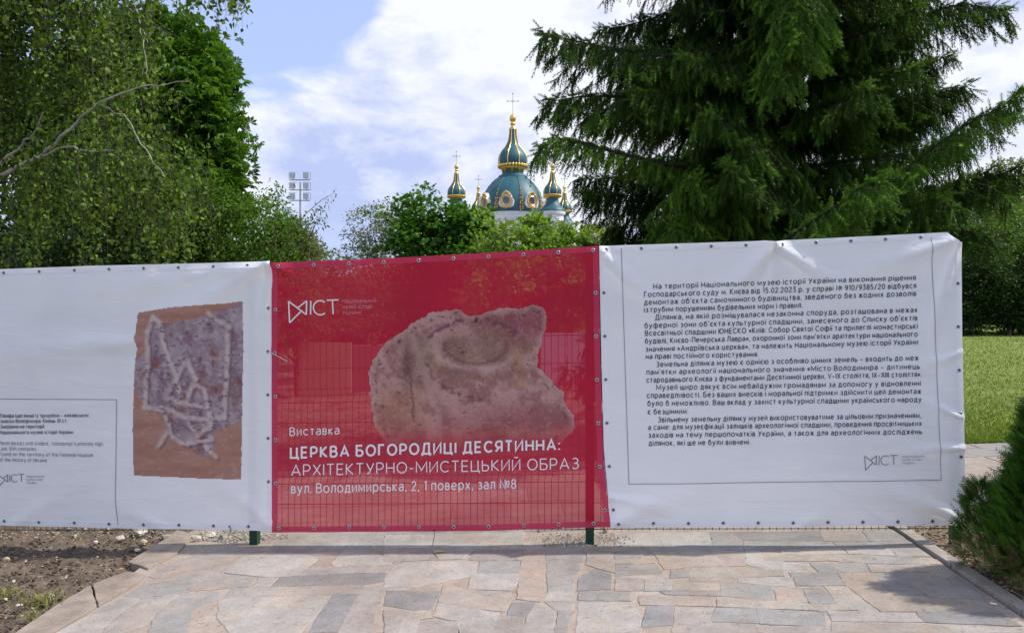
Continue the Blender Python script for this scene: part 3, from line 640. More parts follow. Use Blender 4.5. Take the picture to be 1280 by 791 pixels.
GL['g'] = (.58, [_o, [(.58, .74), (.58, -.05), (.48, -.24), (.25, -.28), (.06, -.22)]]); GL['f'] = (.32, [[(.12, 0), (.12, .85), (.2, 1.02), (.34, 1.04)], [(0, .72), (.3, .72)]]); GL['P'] = GL['Р']; GL['V'] = (.7, [[(0, 1), (.35, 0), (.7, 1)]]); GL['L'] = (.48, [[(0, 1), (0, 0), (.48, 0)]]); GL['F'] = (.52, [[(0, 0), (0, 1), (.52, 1)], [(0, .5), (.46, .5)]]); GL['N'] = (.66, [[(0, 0), (0, 1), (.66, 0), (.66, 1)]]); GL['M'] = GL['М']; GL['H'] = GL['Н']; GL['U'] = (.64, [[(0, 1), (0, .3), (.1, .08), (.32, 0), (.54, .08), (.64, .3), (.64, 1)]]); GL['X'] = GL['Х']; GL['I'] = GL['І']
_d = .52
GL['0'] = (.58, [_A(.29, .5, .29, .5, 90, 450, 16)]); GL['1'] = (.2, [[(0, .88), (.2, 1), (.2, 0)]]); GL['2'] = (_d, [[(0, .82)] + _A(.25, .74, .25, .26, 150, -30) + [(0, 0), (.54, 0)]]); GL['3'] = (_d, [[(.02, 1), (.48, 1), (.22, .6)] + _A(.24, .3, .28, .3, 80, -140)]); GL['5'] = (_d, [[(.46, 1), (.08, 1), (.04, .58)] + _A(.24, .31, .28, .3, 95, -140)])
GL['8'] = (_d, [_A(.26, .76, .22, .24, 90, 450, 14), _A(.26, .27, .27, .27, 90, 450, 14)]); GL['9'] = (_d, [_A(.27, .69, .27, .3, 90, 450, 14), [(.54, .68), (.5, .3), (.36, .05), (.1, .0)]]); GL['№'] = (1.1, [[(0, 0), (0, 1), (.6, 0), (.6, 1)], _A(.92, .62, .18, .22, 90, 450, 12), [(.74, .2), (1.1, .2)]])
GL['.'] = (0, [[(0, -.02), (0, .1)]]); GL[','] = (.04, [[(.05, .1), (0, -.16)]]); GL[':'] = (0, [[(0, 0), (0, .12)], [(0, .55), (0, .67)]]); GL["'"] = (0, [[(0, .8), (0, 1.05)]]); GL['-'] = (.3, [[(0, .38), (.3, .38)]]); GL['–'] = (.5, [[(0, .38), (.5, .38)]]); GL['/'] = (.4, [[(0, -.1), (.4, 1.08)]])
GL['('] = (.16, [_A(.34, .45, .34, .68, 125, 235)]); GL[')'] = (.16, [_A(-.18, .45, .34, .68, 55, -55)]); GL['«'] = (.4, [[(.2, .64), (.0, .38), (.2, .12)], [(.42, .64), (.22, .38), (.42, .12)]]); GL['»'] = (.4, [[(0, .64), (.2, .38), (0, .12)], [(.22, .64), (.42, .38), (.22, .12)]])
def ribbon(p, wd):
    p = np.asarray(p, dtype=float); closed = np.hypot(*(p[0] - p[-1])) < 1e-6; d = np.diff(p, axis=0); d /= np.hypot(d[:, 0], d[:, 1])[:, None] + 1e-9
    dn = np.vstack([d[:1], d]); dp = np.vstack([d, d[-1:]])
    if closed: dn[0] = d[-1]; dp[-1] = d[0]
    t = dn + dp; t /= np.hypot(t[:, 0], t[:, 1])[:, None] + 1e-9; n = np.stack([-t[:, 1], t[:, 0]], 1); m = 1 / np.clip((n * np.stack([-dp[:, 1], dp[:, 0]], 1)).sum(1), .5, 1); return p + n * (wd / 2 * m)[:, None], p - n * (wd / 2 * m)[:, None]
def line(root, bn, s, x0, y0, x1, y1, cap, m, bold=0.0, name='lettering'):
    wt = .125 + bold * 2.6; gap = .19 + wt; pen = 0; items = []
    for ch in s:
        if ch == ' ': pen += .42; continue
        gw, st = GL[ch]; items += [(pen, q) for q in st]; pen += gw + gap
    tot = pen - gap; b = MB(); kx = (x1 - x0) / tot
    for q_, (px_, st) in enumerate(items):
        pts = [((px_ + x) * kx, y * cap) for x, y in st]; l_, r_ = ribbon(pts, wt * cap)
        P_ = np.stack([l_, r_]); t = P_[..., 0] / (x1 - x0); b.sheet(bn.on(x0 + P_[..., 0], y0 + t * (y1 - y0) - P_[..., 1], .0036 + .00025 * (q_ % 3)))
    o = b.build(name, m, root, tone=False)
    if cap > 9: o['label'] = 'bold white capitals of the title line' if bold > .02 else 'thin white capitals under the title' if cap > 12 else 'white address line below the title' if cap > 10 else 'small white word above the title'
def zl(ox, oy, k, z): return [(ox + z[0] / k, oy + z[1] / k), (ox + z[2] / k, oy + z[3] / k)]
def zline(root, bn, s, org, k, z, cap, m, bold=0.0):
    (a, b_), (c, d) = zl(org[0], org[1], k, z); line(root, bn, s, a, b_, c, d, cap, m, bold)
line(R_red, B_red, 'Виставка', 364, 543.5, 425, 541.5, 9.6, M_wprint)
line(R_red, B_red, 'ЦЕРКВА БОГОРОДИЦІ ДЕСЯТИННА:', 365, 571.3, 699, 561, 12.6, M_wprint, .026)
line(R_red, B_red, 'АРХІТЕКТУРНО-МИСТЕЦЬКИЙ ОБРАЗ', 366, 593.3, 723, 584.5, 13.0, M_wprint, -.008)
line(R_red, B_red, 'вул. Володимирська, 2, 1 поверх, зал №8', 366, 615, 645, 609, 11, M_wprint)
RT = [('На території Національного музею історії України на виконання рішення', 88, 102, 1158, 65), ('Господарського суду м. Києва від 15.02.2023 р. у справі № 910/9385/20 відбувся', 50, 135, 1160, 98),
 ("демонтаж об'єкта самочинного будівництва, зведеного без жодних дозволів", 50, 167, 1160, 130), ('із грубим порушенням будівельних норм і правил.', 50, 197, 695, 178),
 ('Ділянка, на якій розміщувалася незаконна споруда, розташована в межах', 95, 228, 1165, 197), ("буферної зони об'єкта культурної спадщини, занесеного до Списку об'єктів", 52, 262, 1165, 230),
 ('Всесвітньої спадщини ЮНЕСКО «Київ: Собор Святої Софії та прилеглі монастирські', 54, 293, 1165, 263), ("будівлі, Києво-Печерська Лавра», охоронної зони пам'ятки архітектури національного", 54, 325, 1165, 296),
 ('значення «Андріївська церква», та належить Національному музею історії України', 56, 358, 1167, 328), ('на праві постійного користування.', 57, 388, 515, 378),
 ('Земельна ділянка музею є однією з особливо цінних земель – входить до меж', 100, 420, 1168, 393), ("пам'ятки археології національного значення «Місто Володимира – дитинець", 60, 452, 1172, 428),
 ('стародавнього Києва з фундаментами Десятинної церкви, V–IX століття, IX–XIII століття».', 60, 484, 1180, 460),
 ('Музей щиро дякує всім небайдужим громадянам за допомогу у відновленні', 100, 514.5, 1178, 496.5), ('справедливості. Без ваших внесків і моральної підтримки здійснити цей демонтаж', 62, 547.5, 1180, 529.5),
 ('було б неможливо. Ваш вклад у захист культурної спадщини українського народу', 64, 580, 1180, 562.5), ('є безцінним.', 65, 614, 228, 611),
 ('Звільнену земельну ділянку музей використовуватиме за цільовим призначенням,', 107, 646.5, 1180, 627.5), ('а саме: для музеєфікації залишків археологічної спадщини, проведення просвітницьких', 67, 677.5, 1182, 660),
 ('заходів на тему першопочатків України, а також для археологічних досліджень', 68, 709.5, 1183, 694), ('ділянок, які ще не були вивчені.', 69, 742, 482, 737)]
for s, a, b_, c, d in RT: zline(R_right, B_right, s, (790, 330), 3.282, (a, b_, c, d), 6.0, M_ink, .013)
LT = [('Плінфа (цеглина) із тризубом – князівським', 12, 163, 443, 160, .012), ('знаком Володимира. Кінець 10 ст.', 12, 189, 340, 187, .012), ('Знайдено на території', 12, 216, 225, 215, .012), ('Національного музею історії України', 10, 244, 368, 243, .012),
 ("Plinth (brick) with trident, Volodymyr's princely sign,", 6, 298, 518, 301, 0), ('Late 10th centuries.', 6, 324, 190, 326, 0), ('Found on the territory of the National Museum', 6, 351, 466, 357, 0), ('of the History of Ukraine', 6, 379, 240, 382, 0)]
for s, a, b_, c, d, bo in LT: zline(R_left, B_left, s, (0, 480), 3.955, (a, b_, c, d), 4.3, M_ink if bo else M_ink2, bo)
for i, s in enumerate(('Національний', 'музей історії', 'України')):
    wd = (41, 36, 23)[i]
    line(R_red, B_red, s, 430, 378.5 + 7.2 * i, 430 + wd, 377.8 + 7.2 * i, 4.4, M_pprint)
    line(R_right, B_right, s, 1126, 570.6 + 4.1 * i, 1126 + wd * .66, 570.2 + 4.1 * i, 2.4, M_ink2)
    line(R_left, B_left, s, 35.5, 595.5 + 4.0 * i, 35.5 + wd * .54, 595.5 + 4.0 * i, 2.4, M_ink2)
def stroke(b, bn, pts, wd, off=.0040):
    pts = np.asarray(pts, dtype=float); seg = []
    for a, c in zip(pts[:-1], pts[1:]):
        n = max(2, int(np.hypot(*(c - a)) / 3)); t = np.linspace(0, 1, n)[:, None]; p = a + (c - a) * t
        d = (c - a) / np.hypot(*(c - a)); nn = np.array((-d[1], d[0])) * wd / 2
        l_ = p + nn; r_ = p - nn; b.sheet(np.stack([bn.on(l_[:, 0], l_[:, 1], off), bn.on(r_[:, 0], r_[:, 1], off)]))
def logo(root, bn, org, k, m, wd):
    f = lambda pts: [(org[0] + x * k, org[1] + y * k) for x, y in pts]
    b = MB()
    stroke(b, bn, f([(0, 0), (.05, 1.0), (.56, .48)]), wd); stroke(b, bn, f([(.42, .31), (.84, -.02), (.82, .62), (0, 0)]), wd)
    stroke(b, bn, f([(1.03, -.02), (1.02, .62)]), wd)
    th = np.radians(np.linspace(48, 312, 18)); stroke(b, bn, f([(1.475 + .325 * math.cos(t_), .30 - .33 * math.sin(t_)) for t_ in th]), wd)
    stroke(b, bn, f([(1.78, -.05), (2.32, -.06)]), wd); stroke(b, bn, f([(2.05, -.05), (2.07, .60)]), wd)
    b.build('logo', m, root)
logo(R_red, B_red, (362.3, 376.5), 26.8, M_wprint, 1.7)
logo(R_right, B_right, (1079.5, 569), 17.5, M_ink, .75)
logo(R_left, B_left, (.6, 592.6), 13.8, M_ink, .75)
b = MB(); stroke(b, B_left, [(-60, 497.5), (0, 498), (147.5, 499)], .7); stroke(b, B_left, [(147.5, 499), (146, 620), (149, 655)], .7); b.build('printed_frame', M_ink2, R_left)
b = MB(); stroke(b, B_right, [(776.5, 311), (786, 604), (1175, 599), (1162, 297)], .7); b.build('printed_frame', M_ink2, R_right)

# ---- printed pictures: colour per vertex of a sheet that follows the cloth
def inside(px, py, poly):
    r = np.zeros(px.shape, bool); n = len(poly)
    for i in range(n):
        x0, y0 = poly[i]; x1, y1 = poly[(i + 1) % n]
        if y0 == y1: continue
        c = ((y0 > py) != (y1 > py)) & (px < (x1 - x0) * (py - y0) / (y1 - y0) + x0); r ^= c
    return r
def dist(px, py, pl):
    d = np.full(px.shape, 1e9)
    for (x0, y0), (x1, y1) in zip(pl[:-1], pl[1:]):
        L2 = (x1 - x0) ** 2 + (y1 - y0) ** 2 + 1e-9; t = np.clip(((px - x0) * (x1 - x0) + (py - y0) * (y1 - y0)) / L2, 0, 1)
        d = np.minimum(d, np.hypot(px - x0 - t * (x1 - x0), py - y0 - t * (y1 - y0)))
    return d
def print_sheet(root, bn, x0, y0, x1, y1, step, colf, name, matname, t):
    px, py = np.meshgrid(np.arange(x0, x1, step), np.arange(y0, y1, step)); col, al = colf(px, py)
    b = MB(); b.sheet(bn.on(px, py, .0012))
    keep = al.reshape(-1) > .01; f = b.f[0][0]; f = f[keep[f].all(1)]; b.f[0] = (f, 0)
    o = b.build(name, clothmat(matname, (1, 1, 1), t, .3, attr='print_colour', alpha_attr='print_alpha', mottle=.02), root, smooth=True)
    me = o.data
    ca = me.color_attributes.new('print_colour', 'FLOAT_COLOR', 'POINT'); cc = np.concatenate([col.reshape(-1, 3), np.ones((col.size // 3, 1))], 1)
    lin = np.where(cc / 255 <= .04045, cc / 255 / 12.92, ((cc / 255 + .055) / 1.055) ** 2.4); lin[:, 3] = 1
    ca.data.foreach_set('color', lin.astype(np.float32).ravel())
    aa = me.attributes.new('print_alpha', 'FLOAT', 'POINT'); aa.data.foreach_set('value', al.astype(np.float32).ravel())
    return o
def mixc(a, c, t): return a + (np.asarray(c, dtype=float) - a) * t[..., None]
def brick_col(px, py):
    zx = (px - 150) * 3.044; zy = (py - 360) * 3.044
    wx = zx + 11 * (fbm(px / 7, py / 7, 3) - .5); wy = zy + 11 * (fbm(px / 7 + 40, py / 7 + 9, 3) - .5)
    out = [(74, 92), (200, 72), (330, 62), (400, 58), (470, 48), (476, 200), (472, 420), (468, 600), (466, 727), (300, 722), (55, 712), (52, 560), (56, 380), (62, 270), (72, 230), (62, 190)]
    al = inside(zx + 5 * (fbm(px / 5, py / 5) - .5), zy, out).astype(float)
    col = np.zeros(px.shape + (3,)) + np.array((194, 150, 134.)); col = mixc(col, (180, 130, 112), np.clip(fbm(px / 30, py / 9, 4) * 2 - .6, 0, 1))
    pur = [(118, 130), (200, 135), (330, 108), (410, 78), (480, 50), (480, 500), (430, 515), (365, 550), (362, 630), (310, 640), (260, 600), (190, 570), (168, 470), (96, 452), (60, 360), (60, 280), (104, 240)]
    ins = inside(wx, wy, pur).astype(float); n1 = fbm(px / 14, py / 14, 5); n2 = fbm(px / 4, py / 4, 4)
    pc = mixc(np.zeros(px.shape + (3,)) + np.array((184, 164, 170.)), (152, 124, 134), np.clip(n1 * 3 - 1.2, 0, 1)); pc = mixc(pc, (204, 186, 188), np.clip(n2 * 3.2 - 1.7, 0, 1)); pc = mixc(pc, (150, 98, 92), np.clip(fbm(px / 18 + 7, py / 18, 4) * 4 - 2.3, 0, .8))
    col = col * (1 - ins[..., None]) + pc * ins[..., None]
    lines = [[(110, 165), (132, 108), (160, 132), (175, 230), (215, 330), (235, 410)], [(110, 165), (110, 300), (97, 450), (165, 462)], [(180, 402), (215, 345), (260, 275), (292, 345)], [(258, 432), (285, 362), (322, 382), (342, 470)],
             [(175, 415), (260, 440), (330, 452)], [(165, 450), (250, 490), (330, 495), (400, 492), (410, 300), (418, 150)], [(180, 490), (200, 560), (240, 590), (350, 575)], [(150, 600), (182, 548)], [(270, 510), (300, 560), (350, 522), (345, 470)], [(420, 150), (340, 95)], [(370, 640), (330, 600)]]
    for pl in lines:
        d = dist(wx, wy, pl); col = mixc(col, (218, 200, 194), np.clip(1.3 - d / 10, 0, 1) * (.6 + .4 * np.clip(fbm(px / 6, py / 6, 3) * 3 - .9, 0, 1))); dd = dist(wx - 12, wy - 10, pl); col = mixc(col, (104, 80, 92), np.clip(1 - dd / 9, 0, 1) * .5 * (d > 11))
    dk = np.clip(fbm(px / 4 + 50, py / 3 + 11, 3) * 8 - 5.2, 0, 1) * ins; col = mixc(col, (96, 72, 88), dk * .6)
    lt = np.clip(fbm(px / 5 + 20, py / 3 + 31, 3) * 6 - 3.6, 0, 1); col = mixc(col, (208, 190, 188), lt * .35)
    return col, al
print_sheet(R_left, B_left, 164, 372, 311, 604, .95, brick_col, 'brick_print', 'brick_print_ink', .05)
def stone_col(px, py):
    zx = (px - 450) * 3.955; zy = (py - 370) * 3.955
    out = [(45, 370), (75, 300), (120, 240), (200, 180), (260, 130), (330, 90), (420, 68), (500, 65), (530, 90), (580, 96), (640, 75), (720, 55), (790, 62), (860, 40), (910, 55), (927, 95), (915, 170), (890, 260), (880, 350), (920, 380), (960, 430), (1005, 470), (1012, 530), (1060, 590), (1067, 650), (1010, 720), (900, 790), (160, 790), (120, 720), (75, 640), (55, 520)]
    wx = zx + 22 * (fbm(px / 6, py / 6, 4) - .5); wy = zy + 22 * (fbm(px / 6 + 33, py / 6, 4) - .5)
    al = inside(wx, wy, out).astype(float) * .9; al *= 1 - smooth(560, 770, zy + 60 * (fbm(px / 20, py / 20) - .5)) * .93
    col = np.zeros(px.shape + (3,)) + np.array((212, 178, 168.))
    n = fbm(px / 16, py / 16, 5); n2 = fbm(px / 5 + 9, py / 5, 4); n3 = fbm(px / 2.2, py / 2.2, 3)
    col = mixc(col, (158, 118, 112), np.clip(n * 5 - 2.2, 0, 1) * .8); col = mixc(col, (184, 136, 112), np.exp(-((zx - 190) / 120) ** 2 - ((zy - 560) / 110) ** 2) * .8)
    col = mixc(col, (156, 84, 96), np.exp(-((zx - 830) / 130) ** 2 - ((zy - 130) / 110) ** 2) * .75); col = mixc(col, (162, 100, 104), np.exp(-((zx - 800) / 300) ** 2 - ((zy - 600) / 80) ** 2) * .7)
    col = mixc(col, (150, 136, 112), np.exp(-((zx - 300) / 70) ** 2 - ((zy - 330) / 150) ** 2) * .5)
    col = mixc(col, (112, 84, 80), np.exp(-((zx - 235) / 22) ** 2 - ((zy - 330) / 120) ** 2) * .8)
    e = ((zx - 580) / 190) ** 2 + ((zy - 225) / 125) ** 2; bowl = np.clip(1.1 - e, 0, 1) ** .5
    col = mixc(col, (146, 124, 104), bowl * .7 * (.35 + .65 * smooth(150, 260, zy)) * np.clip(n2 * 2.2 - .1, .3, 1))
    e2 = np.sqrt(((zx - 575) / 235) ** 2 + ((zy - 235) / 150) ** 2); rim = np.exp(-((e2 - .86) / .1) ** 2) * smooth(215, 300, zy) * np.clip(fbm(px / 7, py / 7, 4) * 3 - .8, 0, 1); col = mixc(col, (214, 190, 182), rim * .85)
    rim2 = np.exp(-((e2 - 1.08) / .09) ** 2) * smooth(180, 260, zy) * np.clip(fbm(px / 9 + 3, py / 9, 4) * 3 - .8, 0, 1); col = mixc(col, (150, 132, 100), rim2 * .75)
    rim3 = np.exp(-((e2 - .66) / .05) ** 2) * (zy > 220); col = mixc(col, (120, 86, 84), rim3 * .5)
    for pl in ([(345, 205), (420, 152), (505, 118)], [(670, 130), (770, 180)]): col = mixc(col, (104, 70, 96), np.clip(1 - dist(wx, wy, pl) / 22, 0, 1) * np.clip(fbm(px / 4, py / 4, 3) * 4 - 1.2, 0, 1) * .9)
    col = mixc(col, (152, 96, 100), np.clip(1 - dist(wx, wy, [(350, 170), (450, 105), (600, 120), (760, 120), (880, 190)]) / 40, 0, 1) * np.clip(n * 3 - .9, 0, 1) * .6)
    col = mixc(col, (104, 74, 72), np.clip(1 - dist(wx, wy, [(330, 330), (360, 400), (470, 480), (600, 510)]) / 16, 0, 1) * np.clip(n2 * 4 - 1.4, 0, 1) * .8)
    col = mixc(col, (120, 84, 72), np.clip(1 - dist(wx, wy, [(255, 400), (262, 520), (268, 620)]) / 10, 0, 1) * .7)
    col = mixc(col, (178, 140, 104), np.clip(1 - dist(wx, wy, [(760, 260), (800, 380), (780, 430)]) / 50, 0, 1) * .6)
    col = mixc(col, (196, 172, 168), np.clip(1 - dist(wx, wy, [(760, 480), (900, 450), (1000, 480)]) / 18, 0, 1) * .8)
    col = mixc(col, (200, 168, 160), np.clip(1 - dist(wx, wy, [(340, 380), (380, 450), (440, 560)]) / 50, 0, 1) * .5)
    d = dist(wx, wy, out + [out[0]]); col = mixc(col, (208, 186, 178), np.clip(1 - d / 30, 0, 1) * .8); col = mixc(col, (92, 70, 66), np.clip(1 - np.abs(d - 36) / 14, 0, 1) * np.clip(n2 * 5 - 2.8, 0, 1) * .8)
    col = mixc(col, (66, 44, 60), np.clip(1 - dist(zx, zy, [(535, 84), (575, 88)]) / 13, 0, 1)); col = mixc(col, (66, 44, 50), np.clip(1 - dist(zx, zy, [(578, 112), (574, 124)]) / 12, 0, 1))
    col = mixc(col, (228, 208, 200), np.clip(n3 * 4 - 2.4, 0, 1) * .45); col = mixc(col, (86, 60, 62), np.clip(2.0 - n2 * 7, 0, 1) * .7); col = mixc(col, (120, 88, 86), np.clip(1.6 - n3 * 5, 0, 1) * .5)
    return col, al
print_sheet(R_red, B_red, 456, 376, 722, 568, .95, stone_col, 'stone_print', 'stone_print_ink', .10)

# ---- ties
M_tieb = mat('black_plastic', (.01, .01, .01)); M_tiew = mat('white_plastic_tie', (.7, .7, .7), rough=.4)
def tie(pts, m, label, off=.03, r_=.0022, bn=None):
    q = [fp(x, y, off if k_ < len(pts) - 1 else off + .01) for k_, (x, y) in enumerate(pts)]
    b = MB(); b.tube(q, r_, 5); b.box(tuple(q[0]), (.009, .007, .007)); return tag(b.build('cable_tie', m), label, 'cable tie', 'loose cable ties on the banners')
tie([(543.5, 661), (544, 668), (541, 682), (537, 694)], M_tieb, 'black cable tie hanging from the bottom hem of the red banner')
tie([(704.5, 658), (705, 668), (705.5, 680), (706, 689)], M_tiew, 'white cable tie hanging by the post under the red banner')
tie([(1152, 653), (1153, 661), (1153, 672)], M_tiew, 'short white cable tie hanging below the right white banner near the kerb')
tie([(289, 656), (291, 661), (288, 668)], M_tieb, 'black cable tie at the left banner bottom beside the green post', r_=.003)
tie([(338.5, 440), (348, 444), (362, 451)], M_tiew, 'white cable tie sticking out across the left edge of the red banner', off=.035)
tie([(963, 299), (966, 305), (970, 303)], M_tieb, 'black cable tie at the notch in the top of the right banner', r_=.003)
tie([(1033, 590), (1036, 594)], M_tiew, 'tiny clear cable tie end poking through the right banner', off=.04) if False else None

# ------------------------------------------------------------------ rubble, gravel, litter
def rock_mesh(seed, n1=10, n2=7):
    rr = np.random.default_rng(seed); b = MB(); th = np.linspace(0, 2 * math.pi, n1, endpoint=False); ph = np.linspace(0, math.pi, n2)
    v = []
    planes = [(lambda q: q / np.linalg.norm(q))(rr.normal(size=3)) for _ in range(9)]; dd = rr.uniform(.55, .9, 9)
    for p_ in ph:
        for t_ in th:
            d = np.array((math.sin(p_) * math.cos(t_), math.sin(p_) * math.sin(t_), math.cos(p_))); r_ = 1.0
            for pl, dq in zip(planes, dd):
                c_ = d @ pl
                if c_ > .05: r_ = min(r_, dq / c_)
            v.append(d * r_ * rr.uniform(.96, 1.03))
    i = np.arange(n2 - 1)[:, None]; j = np.arange(n1)[None]
    q = np.stack([i * n1 + j, (i + 1) * n1 + j, (i + 1) * n1 + (j + 1) % n1, i * n1 + (j + 1) % n1], -1).reshape(-1, 4)
    return np.array(v), q
ROCKS = [rock_mesh(s_) for s_ in range(8)]
M_lime = mat('pale_limestone', (.45, .4, .33), (.68, .63, .55), scale=14, rough=.9, bump=.01, bscale=40)
M_yel = mat('yellowish_rubble', (.4, .3, .2), (.55, .44, .3), scale=14, rough=.9, bump=.01, bscale=40)
M_gr = mat('grey_rubble', (.2, .19, .18), (.42, .4, .37), scale=14, rough=.9, bump=.01, bscale=40)
def rock(px, py, wpx, hpx, m, label, seed=0, name='rubble_stone'):
    q = gp(px, py); s_ = q[1] / 1000; v, f = ROCKS[seed % 8]; a_ = rng.random() * 6
    v = v * np.array((wpx * s_ / 2, wpx * s_ / 2 * .8, hpx * s_ / 1.7)); v = np.stack([v[:, 0], v[:, 1], v[:, 2]], 1)
    b = MB(); b.add(v, f); o = b.build(name, m); o.location = (q[0], q[1], q[2] + hpx * s_ * .30); return tag(o, label, 'stone', 'rubble stones on the soil by the fence')
for k_, (x, y, w_, h_, m, lb) in enumerate([(175, 668, 22, 11, M_lime, 'largest pale limestone chunk under the left banner by the edging slab'), (180, 679, 11, 7, M_yel, 'yellowish stone just in front of the largest pale chunk'),
    (150, 674.5, 12, 7, M_lime, 'rounded white stone left of the largest pale chunk'), (119.5, 679, 8, 5, M_lime, 'small white stone alone on the brown soil under the banner'), (99.5, 683, 6, 4, M_yel, 'little tan stone on the soil left of a white one'),
    (64, 686, 6, 4, M_lime, 'little pale stone at the shadow edge on the left soil'), (172, 688, 9, 4, M_lime, 'flat pale stone lying beside the edging slab'), (8, 701, 9, 6, M_yel, 'yellow-brown stone at the far left edge of the soil'),
    (17, 727.5, 5, 3.5, M_lime, 'tiny white stone on dark soil at far left'), (65, 745, 8, 5, M_lime, 'pale stone among weeds near the left edging'), (24, 757, 9, 4, M_lime, 'pale flat stone in the clods at lower left'), (7, 750, 6, 4, M_lime, 'pale stone at the lower left frame edge'),
    (208, 672, 14, 6, M_gr, 'grey broken chunk right of the pale stones under the left banner'), (262, 671, 17, 8, M_lime, 'whitish mortar chunk left of the first green post'), (279, 675, 12, 9, M_gr, 'dark grey mortar chunk beside the first green post'), (246, 676, 12, 8, M_lime, 'pale broken mortar lump on the end of the edging'),
    (757, 665, 10, 9, M_yel, 'brown clod to the right of the middle green post'), (674, 664, 5, 4, M_gr, 'dark small clod left of the middle post')]):
    rock(x, y, w_, h_, m, lb, k_)
def scatter(name, label, region, n, smin, smax, mats_, seed, dz=-.01, flat=.6):
    rr = np.random.default_rng(seed); b = MB()
    pts = []
    while len(pts) < n:
        x = rr.uniform(region[0], region[2]); y = region[1] + (region[3] - region[1]) * rr.random()
        q = gp(x, y)
        if region[4](x, y, q): pts.append(q)
    pts = np.array(pts)
    for s_ in range(4):
        v, f = ROCKS[s_]; v = v[:: 1]
        sel = pts[s_::4]; m_ = len(sel); a_ = rr.random(m_) * 6.28; c_, sn = np.cos(a_), np.sin(a_); Z_ = np.zeros(m_); O_ = np.ones(m_)
        Rm = np.stack([np.stack([c_, -sn, Z_], -1), np.stack([sn, c_, Z_], -1), np.stack([Z_, Z_, O_], -1)], 1)
        sz = (smin + (smax - smin) * rr.random(m_) ** 2.5); sc_ = np.stack([sz, sz * rr.uniform(.6, 1, m_), sz * flat], 1)
        T_ = sel.copy(); T_[:, 2] += dz + sz * .25
        mi_ = s_ % len(mats_); b.inst(v, f, T_, Rm, sc_, mi_)
    return tag(b.build(name, mats_), label, 'gravel', kind='stuff')
RK2 = ROCKS; ROCKS = [rock_mesh(s_ + 20, 6, 4) for s_ in range(8)]
M_clod = mat('soil_clod', (.06, .042, .03), (.14, .1, .07), scale=12, rough=.95, bump=.01)
left_ok = lambda x, y, q: q[0] < XL(q[1]) - .04
scatter('soil_clods', 'brown crumbled clods over the soil at the left', (-200, 640, 240, 830, left_ok), 4200, .003, .022, [M_clod], 1)
scatter('gravel', 'scattered pale chips and pebbles on the left soil', (-200, 645, 240, 830, left_ok), 420, .002, .011, [M_lime, M_gr, M_yel], 2, dz=.004)
scatter('gravel', 'rubble and chips heaped along the fence foot at the left', (-150, 657, 215, 676, left_ok), 700, .004, .02, [M_gr, M_yel, M_clod], 3, dz=.012)
scatter('gravel', 'loose concrete crumbs around the first green post', (205, 663, 360, 679, lambda x, y, q: abs(y - 671) < 8 * (1 - abs(x - 290) / 90)), 900, .003, .014, [M_gr, M_lime, M_gr, M_yel], 4, dz=.006)
scatter('gravel', 'grey gravel around the foot of the middle green post', (655, 662, 805, 687, lambda x, y, q: ((x - 730) / 70) ** 2 + ((y - 675) / 11) ** 2 < rng.random()), 1100, .002, .009, [M_gr, M_lime, M_gr, M_clod], 5, dz=.004)
scatter('soil_clods', 'dry clods and litter on the soil strip right of the kerb', (1120, 655, 1330, 800, lambda x, y, q: q[0] > XR(q[1]) + .12), 1800, .003, .018, [M_clod, M_yel, mat('dry_litter', (.22, .16, .1), (.36, .28, .18), scale=20)], 6, dz=.0)
scatter('gravel', 'tiny dark crumbs scattered over the paving', (100, 665, 1260, 791, lambda x, y, q: XL(q[1]) + .1 < q[0] < XR(q[1]) - .02 and fbm(np.array(x / 60.), np.array(y / 20.)) > .42), 420, .0012, .0042, [M_clod, M_gr], 7, dz=.006)
ROCKS = RK2
# dry twigs and leaves on the right-hand strip
b = MB(); rr = np.random.default_rng(5); k_ = 0
while k_ < 260:
    x, y = rr.uniform(1125, 1330), rr.uniform(658, 790); q = gp(x, y)
    if q[0] < XR(q[1]) + .13: continue
    a_ = rr.random() * 6.28; L_ = rr.uniform(.03, .12); d = np.array((math.cos(a_), math.sin(a_), rr.uniform(-.1, .35))) * L_
    b.tube([q + (0, 0, .012), q + d * .5 + (0, 0, .02), q + d + (0, 0, .012)], .0018, 4); k_ += 1
tag(b.build('twig_litter', mat('dry_twig', (.2, .15, .1), (.33, .25, .16), scale=20)), 'dry twigs strewn over the soil under the conifer shrub', 'twigs', kind='stuff')
def leafobj(px, py, L_, wd, m, label, name='fallen_leaf', ang=.2, dz=.012, cat='leaf'):
    q = gp(px, py); b = MB(); t = np.linspace(0, 1, 7); hw = np.sin(t * math.pi) ** .8 * wd / 2 + .0004; zc = .006 * np.sin(t * math.pi)
    P_ = np.stack([np.stack([t * L_ - L_ / 2, -hw, zc], 1), np.stack([t * L_ - L_ / 2, 0 * t, zc - .003], 1), np.stack([t * L_ - L_ / 2, hw, zc], 1)]); b.sheet(P_)
    o = b.build(name, m, smooth=True); o.location = (q[0], q[1], q[2] + dz); o.rotation_euler = (0, 0, ang); return tag(o, label, cat)
M_yl = mat('yellow_leaf', (.55, .36, .05), (.65, .5, .12), scale=30, rough=.6)
leafobj(549, 691.5, .085, .03, M_yl, 'yellow fallen leaf on the paving beside the black cable tie')
leafobj(152.5, 713, .045, .016, mat('orange_leaf', (.6, .33, .06), rough=.6), 'orange-yellow leaf on the soil at the edging corner', ang=.9)
